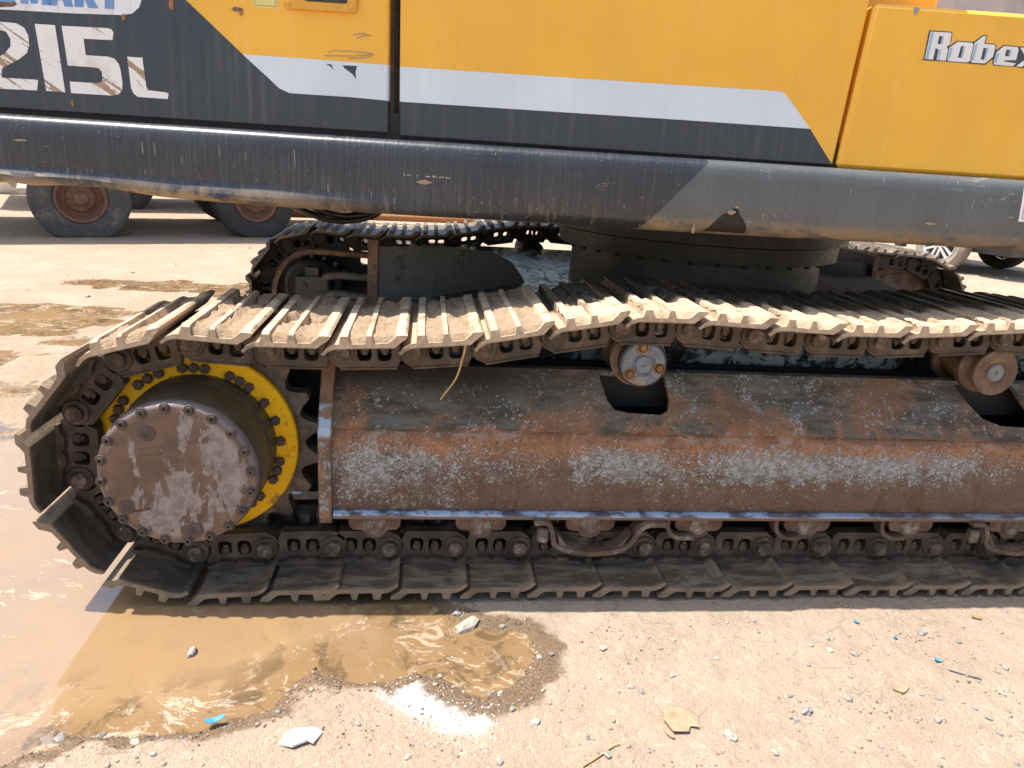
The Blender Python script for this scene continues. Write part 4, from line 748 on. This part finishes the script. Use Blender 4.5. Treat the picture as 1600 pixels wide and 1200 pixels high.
# hoses hanging under the deck
for dz, du in ((0, 0), (-.012, .03), (.006, .05)):
    b = MB(); b.sweep(smoothpath([(-.48 + du, .42, 1.05), (-.42 + du, .42, 1.005 + dz), (-.33 + du, .43, .975 + dz), (-.24 + du, .44, .98 + dz), (-.17 + du, .45, 1.01 + dz), (-.13 + du, .45, 1.06)]), circ(.009, 8), 'rubber_hose'); hobj('hydraulic_hose', b.mesh('hydraulic_hose', 60))
b = MB(); b.box(-.115, -.09, .9, .92, .96, 1.05, 'grey_dark_steel'); hobj('deck_bracket', b.mesh('deck_bracket'))

# ------------------------------------------------------------------ straw, pale flakes standing in for sun flecks, crumbs on the frame
def tube_thing(name, pts, r, mat, label, cat): b = MB(); b.sweep(smoothpath(pts, 4), circ(r, 6), mat); return obj(name, b.mesh(name, 60), label=label, cat=cat)
tube_thing('straw', [(.178, .012, .765), (.174, .028, .722), (.170, .055, .690), (.162, .075, .645), (.150, .085, .615), (.135, .095, .590), (.119, .105, .562)], .0028, 'straw', 'dry straw stalk hanging down from a track shoe in front of the rusty frame', 'straw')
def flake(name, c, pts, mat, label, cat, group=None, rz=0., tilt=0., bend=.004, th=.0012):
    b = MB(); i = b.mat(mat); n = len(pts); up_ = []
    for x, y in pts: up_.append((x, y, bend * (x * x + y * y) / max(1e-6, max(px * px + py * py for px, py in pts))))
    a = b.addv([(0, 0, 0)] + up_); d = b.addv([(0, 0, -th)] + [(x, y, z - th) for x, y, z in up_])
    for k in range(n):
        k1 = (k + 1) % n; b.addf((a, a + 1 + k, a + 1 + k1), i); b.addf((d, d + 1 + k1, d + 1 + k), i); b.addf((a + 1 + k, d + 1 + k, d + 1 + k1, a + 1 + k1), i)
    o = obj(name, b.mesh(name), None, c, (tilt, 0, rz), label, cat, group); return o
def blob(rx, ry, n=10, j=.25): return [(rx * math.cos(t) * random.uniform(1 - j, 1 + j), ry * math.sin(t) * random.uniform(1 - j, 1 + j)) for t in np.linspace(0, 2 * math.pi * (1 - 1 / n), n)]
o = flake('sun_fleck_flake', (.03, .195, .557), blob(.017, .007), 'dead_leaf', 'larger pale flake standing in for a sun fleck on the sloping rusty frame left of the straw', 'leaf', tilt=R(52))  # pale flakes modelled as spots of sunlight falling through the chain
o = flake('sun_fleck_flake', (-.078, .187, .545), blob(.008, .005), 'white_chip', 'tiny pale flake standing in for a sun fleck on the frame slope near the sprocket', 'leaf', tilt=R(52))
for x, y, c_ in ((1.28, .18, 0), (1.25, .175, 1)): flake('pale_crumb', (x, y, S0.y + (y - S0.x) * 1.39 + .003), blob(.006, .004), 'white_chip', ('left' if c_ else 'right') + ' one of two tiny white crumbs on the rusty frame slope', 'crumb', 'white crumbs on the frame', tilt=R(52))

# ------------------------------------------------------------------ litter and stones on the ground
def gz(x, y): h, _ = ground_h(np.array([x]), np.array([y])); return float(max(h[0], WL - .02))
def stone_mesh(name, r, mat, seed, flat=.6, sub=1):
    bm = bmesh.new(); bmesh.ops.create_icosphere(bm, subdivisions=sub, radius=1); rs = random.Random(seed)
    for v in bm.verts: k = rs.uniform(.72, 1.15); v.co = Vector((v.co.x * r[0] * k, v.co.y * r[1] * k, v.co.z * r[2] * k))
    me = bpy.data.meshes.new(name); bm.to_mesh(me); bm.free(); me.materials.append(M[mat]); return me
def stone(x, y, r, mat, label, cat='stone', group=None, name='stone', seed=0, lift=.3): return obj(name, stone_mesh(name, r, mat, seed, sub=2 if r[0] > .015 else 1), None, (x, y, gz(x, y) + r[2] * lift), (0, 0, random.uniform(0, 3)), label, cat, group)
flake('white_chip', (-.167, -.488, gz(-.167, -.488) + .012), [(-.045, -.012), (-.02, -.032), (.012, -.026), (.022, -.034), (.045, -.004), (.03, .012), (.014, .012), (-.012, .018), (-.03, .014)], 'white_chip', 'flat white chip of plaster lying on the ground below the puddle', 'chip', rz=.25, tilt=-.12, bend=-.008, th=.005)
o = stone(.205, -.10, (.045, .022, .018), 'stone_pale', 'pale elongated concrete chunk at the puddle edge below the track', 'concrete chunk', name='concrete_chunk', seed=4, lift=.5); o.rotation_euler[2] = .75
o = stone(-.473, -.195, (.020, .011, .012), 'stone_grey', 'single grey stone standing out of the muddy puddle water', seed=11, lift=.0); o.location.z = WL + .002
flake('dead_leaf', (.665, -.478, gz(.665, -.478) + .004), [(-.03, -.035), (.005, -.042), (.018, -.025), (.035, -.035), (.036, .005), (.02, .032), (-.005, .04), (-.022, .03), (-.034, .005)], 'dead_leaf', 'large pale torn dead leaf on the dry ground right of the white powder', 'leaf', rz=.15, bend=.006)
flake('dead_leaf', (.632, -.512, gz(.632, -.512) + .003), blob(.02, .008), 'dead_leaf', 'thin curled leaf shred beside the large pale dead leaf', 'leaf', rz=1.9)
flake('dead_leaf', (1.262, -.395, gz(1.262, -.395) + .003), blob(.022, .013), 'dead_leaf', 'pale crumpled leaf among the stones at the lower right', 'leaf', rz=.4)
flake('brown_leaf', (1.691, -.105, gz(1.691, -.105) + .004), blob(.017, .006), 'brown_leaf', 'small brown leaf near the shoes at the right edge', 'leaf', rz=-.6)
for (x, y, a, b_), lb in (((1.434, -.296, .008, .011), 'brightest blue plastic scrap, between stones on the right'), ((1.302, -.127, .005, .009), 'pale blue plastic scrap closest to the track'), ((1.375, -.201, .006, .005), 'blue plastic scrap between the pale one and the brightest one')):
    flake('plastic_scrap', (x, y, gz(x, y) + .004), blob(a, b_, 8, .35), 'blue_plastic', lb, 'plastic scrap', 'blue plastic scraps on the dry ground', rz=.5)
flake('plastic_wrapper', (-.355, -.444, gz(-.355, -.444) + .014), blob(.018, .010, 9, .3), 'blue_plastic', 'crumpled blue wrapper at the lower edge of the puddle', 'wrapper', rz=.3, bend=.009)
tube_thing('twig', [(.42, -.60, gz(.42, -.6) + .004), (.46, -.575, gz(.46, -.575) + .004), (.50, -.545, gz(.5, -.545) + .005), (.515, -.54, gz(.515, -.54) + .004)], .0018, 'straw', 'thin dry twig on the ground at the bottom of the picture', 'twig')
tube_thing('twig', [(1.435, -.335, gz(1.435, -.335) + .004), (1.46, -.35, gz(1.46, -.35) + .004), (1.50, -.37, gz(1.5, -.37) + .004)], .003, 'stone_grey', 'short grey stick beside the brightest blue scrap', 'twig')
SG = [(.585, -.365, .012, .009), (.607, -.381, .013, .010), (.291, -.429, .010, .009), (.339, -.47, .013, .01), (.984, -.461, .017, .012), (.944, -.484, .013, .009), (.769, -.526, .018, .013), (1.11, -.425, .013, .009), (1.471, -.175, .016, .009), (.13, -.30, .010, .008), (.19, -.335, .010, .008), (.245, -.365, .010, .008), (.27, -.37, .009, .007), (.38, -.245, .012, .009), (.41, -.24, .010, .008), (.55, -.22, .014, .008), (1.07, -.30, .010, .007), (1.18, -.20, .009, .007), (1.16, -.245, .012, .006), (1.22, -.262, .014, .007), (.47, -.36, .009, .006), (.70, -.33, .010, .006), (1.29, -.50, .013, .008), (1.34, -.43, .011, .008), (1.52, -.42, .012, .008), (1.6, -.33, .013, .008), (1.66, -.42, .02, .013), (.85, -.58, .013, .009), (.48, -.57, .014, .009), (.25, -.58, .011, .008), (.06, -.56, .010, .007), (-.05, -.46, .009, .006), (.18, -.05, .013, .009), (.10, -.02, .010, .008), (.30, -.11, .011, .007), (-.24, -.34, .010, .007), (-.62, -.43, .014, .01), (-.66, -.46, .016, .01), (-.58, -.46, .012, .009), (-.5, -.49, .013, .009), (1.42, -.5, .011, .008), (1.0, -.16, .008, .006), (.75, -.19, .008, .006), (1.55, -.22, .010, .007)]
LM = {'the white plaster chip': (-.167, -.488), 'the pale concrete chunk': (.205, -.10), 'the large torn dead leaf': (.665, -.478), 'the pale crumpled leaf': (1.262, -.395), 'the brightest blue scrap': (1.434, -.296), 'the pale blue scrap near the track': (1.302, -.127), 'the white powder': (.15, -.42), 'the blue wrapper in the puddle edge': (-.355, -.444), 'the rounded right end of the puddle': (.37, -.2)}
near = [min(LM, key=lambda n: math.hypot(LM[n][0] - q[0], LM[n][1] - q[1])) for q in SG]; ORD = ['closest', 'second closest', 'third closest', 'fourth closest', 'fifth closest', 'sixth closest', 'seventh closest', 'eighth closest', 'ninth closest', 'tenth closest', 'eleventh closest', 'twelfth closest']
for k, (x, y, a, c_) in enumerate(SG):
    tone = 'grey' if k % 3 else 'pale'; L0 = LM[near[k]]; rk = sorted([j for j in range(len(SG)) if near[j] == near[k]], key=lambda j: math.hypot(SG[j][0] - L0[0], SG[j][1] - L0[1])).index(k)
    stone(x, y, (a, a * .72, c_ * .8), 'stone_grey' if k % 3 else 'stone_pale', 'small %s stone, %s to %s' % (tone, ORD[rk], near[k]), group='loose stones before the track', seed=100 + k)
# gravel and grit: one joined mesh
ico = bmesh.new(); bmesh.ops.create_icosphere(ico, subdivisions=1, radius=1); IV = np.array([v.co[:] for v in ico.verts]); IF = np.array([[v.index for v in f.verts] for f in ico.faces]); ico.free()
IVs = IV[:12]; ic0 = bmesh.new(); bmesh.ops.create_icosphere(ic0, subdivisions=1, radius=1); ic0.free()
bm0 = bmesh.new(); bmesh.ops.create_icosphere(bm0, subdivisions=1, radius=1); bm0.free()
t_ = (1 + 5 ** .5) / 2; D0 = np.array([(-1, t_, 0), (1, t_, 0), (-1, -t_, 0), (1, -t_, 0), (0, -1, t_), (0, 1, t_), (0, -1, -t_), (0, 1, -t_), (t_, 0, -1), (t_, 0, 1), (-t_, 0, -1), (-t_, 0, 1)]) / math.hypot(1, t_)
DF = np.array([(0, 11, 5), (0, 5, 1), (0, 1, 7), (0, 7, 10), (0, 10, 11), (1, 5, 9), (5, 11, 4), (11, 10, 2), (10, 7, 6), (7, 1, 8), (3, 9, 4), (3, 4, 2), (3, 2, 6), (3, 6, 8), (3, 8, 9), (4, 9, 5), (2, 4, 11), (6, 2, 10), (8, 6, 7), (9, 8, 1)])
def gravel(name, n, sampler, rmin, rmax, mats, pw=3.):
    X, Y = sampler(n); h, s = ground_h(X, Y); ok = (s > .0); X, Y, h, s = X[ok], Y[ok], h[ok], s[ok]; n = len(X)
    r = rmin + (rmax - rmin) * rng.random(n) ** pw; a = rng.random(n) * 6.283
    jit = rng.uniform(.65, 1.2, (n, 12, 1)); P = D0[None] * jit * r[:, None, None] * np.array([1, .75, .55])
    ca, sa = np.cos(a)[:, None], np.sin(a)[:, None]; Q = np.stack([P[..., 0] * ca - P[..., 1] * sa + X[:, None], P[..., 0] * sa + P[..., 1] * ca + Y[:, None], P[..., 2] + (h + r * .15)[:, None]], -1)
    FF = (DF[None] + (np.arange(n) * 12)[:, None, None]).reshape(-1, 3)
    me = bpy.data.meshes.new(name); me.vertices.add(n * 12); me.vertices.foreach_set('co', Q.ravel()); me.loops.add(FF.size); me.loops.foreach_set('vertex_index', FF.ravel().astype(np.int32)); me.polygons.add(len(FF)); me.polygons.foreach_set('loop_start', (np.arange(len(FF)) * 3).astype(np.int32))
    for m_ in mats: me.materials.append(M[m_])
    me.polygons.foreach_set('material_index', np.repeat(rng.integers(0, len(mats), n), 20).astype(np.int32)); me.update(); me.validate(); return obj(name, me, kind='stuff')
def samp_near(n):
    x = rng.uniform(-1.2, 2.3, n * 4); y = rng.uniform(-.85, .02, n * 4); d = vnoise(x * 4, y * 4, 77) * .6 + vnoise(x * 13, y * 13, 78) * .4; k = rng.random(n * 4) < np.clip((d - .36) * 2.6, .04, 1); return x[k][:n], y[k][:n]
def samp_wet(n):
    x = rng.uniform(-.9, .5, n * 12); y = rng.uniform(-.75, .0, n * 12); s = shore_of(x, y); k = (s > 0) & (s < .06); return x[k][:n], y[k][:n]
def samp_lime(n):
    x = rng.uniform(-.05, .34, n * 4); y = rng.uniform(-.65, -.28, n * 4); k = sdf(x, y, LIME) < .09 * rng.random(n * 4); return x[k][:n], y[k][:n]
def samp_far(n): return rng.uniform(-7, 10, n), rng.uniform(2.9, 12, n)
gravel('gravel', 2800, samp_near, .0010, .0085, ['stone_grey', 'stone_pale', 'grit', 'grit', 'grit', 'grit', 'grit'], 5)
def samp_cl(n):
    c_ = np.stack([rng.uniform(-.2, 2.2, 34), rng.uniform(-.78, -.1, 34)], -1); k = rng.integers(0, 34, n); return c_[k, 0] + rng.normal(size=n) * .06, c_[k, 1] + rng.normal(size=n) * .03
gravel('gravel', 1900, samp_cl, .0009, .0048, ['stone_grey', 'stone_grey', 'grit', 'brown_edge', 'dark_grit'], 3)
gravel('wet_grit', 1000, samp_wet, .0010, .0055, ['stone_grey', 'brown_edge', 'brown_edge', 'dry_mud'])
gravel('white_powder', 420, samp_lime, .0008, .0042, ['white_chip', 'white_chip', 'stone_grey'])
gravel('gravel', 900, samp_far, .006, .03, ['stone_grey', 'stone_pale', 'dry_mud'], 4)

# ------------------------------------------------------------------ things behind the excavator
def wheel_obj(parent, name, r, w_, rim_r, tmat, rmat, loc, rz, squash=0., spokes=0, holes_=10):
    b = MB(); h = w_ / 2
    b.lathe([(-h * .75, rim_r), (-h * .98, rim_r + .02), (-h * 1.05, rim_r + (r - rim_r) * .5), (-h * .92, r - .035), (-h * .75, r - .01), (-h * .2, r), (-h * .18, r - .012), (-h * .12, r - .012), (-h * .1, r), (h * .1, r), (h * .12, r - .012), (h * .18, r - .012), (h * .2, r), (h * .75, r - .01), (h * .95, r - .04), (h, rim_r + .03), (h * .7, rim_r)], 56, tmat, cap=False)
    for q, v in enumerate(b.v):
        if v[2] < -r * .55: k = min(1, (-v[2] - r * .55) / (r * .45)); b.v[q] = (v[0] * (1 + .06 * k * bool(squash)), v[1] * (1 + .25 * k * bool(squash)), max(v[2], -r + squash))
    wo = obj(name, None, parent, loc, (0, 0, rz)); ty = obj('tyre', b.mesh('tyre', 30), wo); b = MB()
    if not spokes:
        b.lathe([(-h * .80, rim_r + .004), (-h * .92, rim_r), (-h * .88, rim_r - .03), (-h * .45, rim_r - .05), (-h * .25, rim_r * .72), (-h * .30, rim_r * .62), (-h * .55, rim_r * .52), (-h * .58, rim_r * .34), (-h * .62, rim_r * .3), (-h * 1.0, rim_r * .26), (-h * 1.05, rim_r * .2), (-h * 1.02, 0)], 36, rmat, cap=False); rim = obj('rim', b.mesh('rim', 30), wo)
        for k in range(holes_):
            a = 2 * math.pi * k / holes_; bb = MB(); bb.lathe([(-h * .58, 0), (-h * .62, .014), (-h * .50, .016)], 6, rmat, (rim_r * .42 * math.cos(a), 0, rim_r * .42 * math.sin(a))); obj('wheel_nut', bb.mesh('wheel_nut'), rim)
            bb = MB(); bb.lathe([(-h * .262, 0), (-h * .272, rim_r * .075), (-h * .25, rim_r * .08)], 10, 'shade_black', (rim_r * .80 * math.cos(a + .2), 0, rim_r * .78 * math.sin(a + .2))); obj('hand_hole', bb.mesh('hand_hole'), rim)
    else:
        b.lathe([(-h * .9, rim_r + .002), (-h * .95, rim_r - .01), (-h * .7, rim_r - .025), (.0, rim_r - .03)], 40, rmat, cap=False); b.lathe([(-h * .1, rim_r - .03), (-h * .08, 0)], 32, 'car_plastic', cap=False); b.lathe([(-h * .80, 0), (-h * .80, .035), (-h * .7, .06), (-h * .3, .062)], 24, rmat); rim = obj('rim', b.mesh('rim', 35), wo)
        for k in range(spokes):
            for da in (-.14, .14):
                a = 2 * math.pi * k / spokes + .25; M4 = Matrix.Rotation(-(a), 4, 'Y') @ Matrix.Rotation(da * .3, 4, 'Y')
                bb = MB(); bb.prism([(.05, da * .12), (.05, da * .12 + .028), (rim_r - .01, da * .35 + .018), (rim_r - .01, da * .35 - .014)] if da > 0 else [(.05, da * .12 - .028), (.05, da * .12), (rim_r - .01, da * .35 + .014), (rim_r - .01, da * .35 - .018)], [], -h * .78, -h * .45, rmat, M4); obj('spoke', bb.mesh('spoke'), rim)
    return wo
# truck
TA = math.atan2(7.95 - 7.45, -2.05 + 3.68); TK = bpy.data.objects.new('flatbed_truck', None); COL.objects.link(TK); TK.location = (-3.68, 7.45, 0); TK.rotation_euler = (0, 0, TA + .12)
TK['label'] = 'flatbed truck with rusty wheel rims and sagging tyres, nearer of the two behind the excavator'; TK['category'] = 'truck'
tb = MB(); tb.box(-2.2, 3.4, -.35, 2.35, 1.15, 1.30, 'wood_plank'); obj('flatbed', tb.mesh('flatbed'), TK)
tb = MB(); tb.box(-2.1, 3.3, .55, .67, .85, 1.14, 'truck_paint'); tb.box(-2.1, 3.3, 1.35, 1.47, .85, 1.14, 'truck_paint'); obj('chassis_rail', tb.mesh('chassis_rail'), TK)
for x in (0., 1.72): tb = MB(); tb.lathe([(.1, .07), (1.95, .07)], 12, 'truck_paint', (x, 0, .5)); obj('axle', tb.mesh('axle', 40), TK)
tb = MB(); tb.box(-2.2, 3.4, 2.31, 2.35, 1.30, 1.75, 'wood_plank'); tb.box(-2.2, 3.4, -.35, -.31, 1.30, 1.75, 'wood_plank'); tb.box(-2.2, -2.16, -.30, 2.30, 1.30, 1.75, 'wood_plank'); obj('side_board', tb.mesh('side_board'), TK)
wheel_obj(TK, 'wheel', .52, .28, .27, 'tyre_grey', 'rim_rust', (-.2, .0, .425), .0, .095)
wheel_obj(TK, 'wheel', .485, .25, .255, 'tyre_black', 'rim_rust', (1.72, .0, .44), .0, .045)
for x, y, r_, z_ in ((-.2, .34, .50, .47), (1.70, .32, .47, .46), (-.2, 1.65, .50, .49), (-.2, 1.98, .50, .49), (1.70, 1.7, .48, .475), (1.70, 2.0, .48, .475)): wheel_obj(TK, 'wheel', r_, .25, .27, 'tyre_black', 'rim_rust', (x, y, z_), 0)
def dup_tree(o, parent=None):
    c_ = o.copy(); COL.objects.link(c_); c_.parent = parent
    for ch in list(o.children): dup_tree(ch, c_)
    return c_
T2 = dup_tree(TK); T2.location = (-4.6, 11.0, 0); T2['label'] = 'second flatbed truck added behind the first one to extend its shade'  # added copy whose shadow darkens the yard behind the first truck
TK['group'] = T2['group'] = 'trucks parked behind the excavator'
# pickup
CA = math.atan2(.55, 1.44); PC = bpy.data.objects.new('pickup_car', None); COL.objects.link(PC); PC.location = (7.43, 8.16, 0); PC.rotation_euler = (0, 0, CA - math.pi / 2)
PC['label'] = 'silver car with spoked alloy wheels and dusty tyres parked at the right beyond the tracks'; PC['category'] = 'car'
# local: +x towards the camera side, +y... side normal is -y
PC.rotation_euler = (0, 0, math.atan2(-.93, .37))
wheel_obj(PC, 'wheel', .375, .24, .245, 'tyre_dusty', 'alloy', (0, 0, .37), 0, 0, 6)
w2 = wheel_obj(PC, 'wheel', .375, .24, .245, 'tyre_dusty', 'alloy', (-2.9, 0, .37), 0, 0, 6)
for x in (0, -2.9): wheel_obj(PC, 'wheel', .375, .24, .245, 'tyre_black', 'alloy', (x, 1.52, .37), math.pi, 0, 6)
cb = MB(); cp = [(.95, .42), (.98, .62), (.92, .98), (.25, 1.08), (-.45, 1.62), (-.7, 1.72), (-2.3, 1.70), (-2.7, 1.12), (-3.9, 1.10), (-3.95, .60), (-3.85, .45), (-3.38, .42)] + [(-2.9 + .46 * math.cos(t), .37 + .46 * math.sin(t)) for t in np.linspace(R(175), R(5), 12)] + [(-2.42, .36), (-.48, .36)] + [(.46 * math.cos(t), .37 + .46 * math.sin(t)) for t in np.linspace(R(175), R(5), 12)] + [(.48, .42)]
cp = [p for k, p in enumerate(cp)]; cb.prism(cp[::-1], [], -.10, 1.62, 'car_paint'); obj('body', cb.mesh('body', 40, .02), PC)
for a_, b_ in (((-.45, 1.12), (-1.35, 1.60)), ((-1.42, 1.12), (-2.25, 1.60))):
    cb = MB(); cb.prism([(a_[0] + .32 if a_[0] > -1 else a_[0], a_[1]), (a_[0] - .15 if a_[0] > -1 else a_[0], b_[1]), (b_[0], b_[1]), (b_[0] - (.15 if a_[0] < -1 else 0), a_[1])], [], -.104, -.1, 'car_glass'); obj('window', cb.mesh('window'), PC)
cb = MB(); cb.box(-2.35, -.55, -.22, -.10, .31, .37, 'alloy'); obj('side_step', cb.mesh('side_step', None, .02), PC)
cb = MB(); cb.box(-.62, -.52, -.2, -.06, .26, .40, 'car_plastic'); obj('mud_flap', cb.mesh('mud_flap'), PC)
cb = MB(); cb.box(-3.6, .9, .1, 1.42, .3, .45, 'car_plastic'); obj('underbody', cb.mesh('underbody'), PC)
cb = MB(); cb.box(.93, 1.03, .02, 1.5, .45, .68, 'car_plastic'); obj('bumper', cb.mesh('bumper', None, .03), PC)
# scrap on the yard
b = MB(); b.sweep([(-3.2, 10.2, .10), (.9, 10.9, .10)], circ(.06, 10), 'rust_orange'); obj('rusty_pipe', b.mesh('rusty_pipe', 60), label='long rusty pipe lying on the yard behind the far track', cat='pipe')
for k, (x, y, r_, m_) in enumerate(((-7.3, 12.6, .34, 'white_chip'), (-6.5, 13.4, .3, 'pink_plaster'), (-.5, 11.6, .30, 'white_chip'), (.3, 12.2, .34, 'pink_plaster'), (-1.9, 12.4, .4, 'pink_plaster'))):
    obj('rubble_block', stone_mesh('rubble_block', (r_ * 1.3, r_, r_ * .7), m_, 60 + k, sub=2), None, (x, y, r_ * .3), (0, 0, k), ['dusty white rubble block beyond the truck wheel at the left', 'pinkish rubble block beyond the truck at far left', 'white rubble block behind the far track', 'pinkish rubble block right of the white one behind the far track', 'largest pinkish rubble block behind the rusty pipe'][k], 'rubble')
# building and trees at the far side of the yard
b = MB(); b.box(17, 40, 32, 40, 0, 10.5, 'pink_plaster'); BD = obj('plastered_building', b.mesh('plastered_building'), label='pinkish plastered building far beyond the tool box at upper right', cat='building')
b = MB(); b.prism([(31.4, 10.5), (40.6, 10.5), (36, 12.2)], [], 16.6, 40.4, 'stone_grey', fn=lambda p, y: (y, p[0], p[1])); obj('roof', b.mesh('roof'), BD)
for k in range(5):
    b = MB(); b.box(18.5 + 4.3 * k, 20.3 + 4.3 * k, 31.94, 32.05, 4.6, 6.4, 'car_glass'); wv_ = obj('window', b.mesh('window'), BD); b = MB(); b.box(18.4 + 4.3 * k, 20.4 + 4.3 * k, 31.88, 31.99, 4.45, 4.58, 'stone_pale'); obj('sill', b.mesh('sill'), wv_)
def tree(x, y, H, rx, label, seed):
    rs = np.random.default_rng(seed); b = MB(); b.lathe([(0, .22), (H * .35, .16), (H * .6, .08), (H * .85, .02)], 8, 'bark', axis='Z')
    for k in range(6): a = k * 1.05; b.sweep([(0, 0, H * (.3 + .05 * k)), (math.cos(a) * rx * .4, math.sin(a) * rx * .4, H * (.5 + .05 * k)), (math.cos(a) * rx * .75, math.sin(a) * rx * .75, H * (.6 + .05 * k))], circ(.05, 5), 'bark')
    T = bpy.data.objects.new('broadleaf_tree', None); COL.objects.link(T); T.location = (x, y, 0); T['label'] = label; T['category'] = 'tree'; obj('trunk', b.mesh('trunk'), T)
    n = 5200; c = rs.normal(size=(60, 3)) * np.array([rx * .45, rx * .45, H * .15]) + np.array([0, 0, H * .68]); p = c[rs.integers(0, 60, n)] + rs.normal(size=(n, 3)) * rx * .13
    u = rs.normal(size=(n, 3)); u /= np.linalg.norm(u, axis=1)[:, None]; v = np.cross(u, rs.normal(size=(n, 3))); v /= np.linalg.norm(v, axis=1)[:, None]; s = rs.uniform(.07, .16, (n, 1))
    Q = np.stack([p - u * s, p + v * s * .5, p + u * s, p - v * s * .5], 1).reshape(-1, 3); me = bpy.data.meshes.new('crown'); me.from_pydata(Q.tolist(), [], np.arange(n * 4).reshape(-1, 4).tolist()); me.materials.append(M['leaf_green']); obj('crown', me, T)
tree(29, 30, 7.5, 2.4, 'broadleaf tree in front of the pinkish building at far right', 5)
print('idler', XI, 'links', len(PINS))
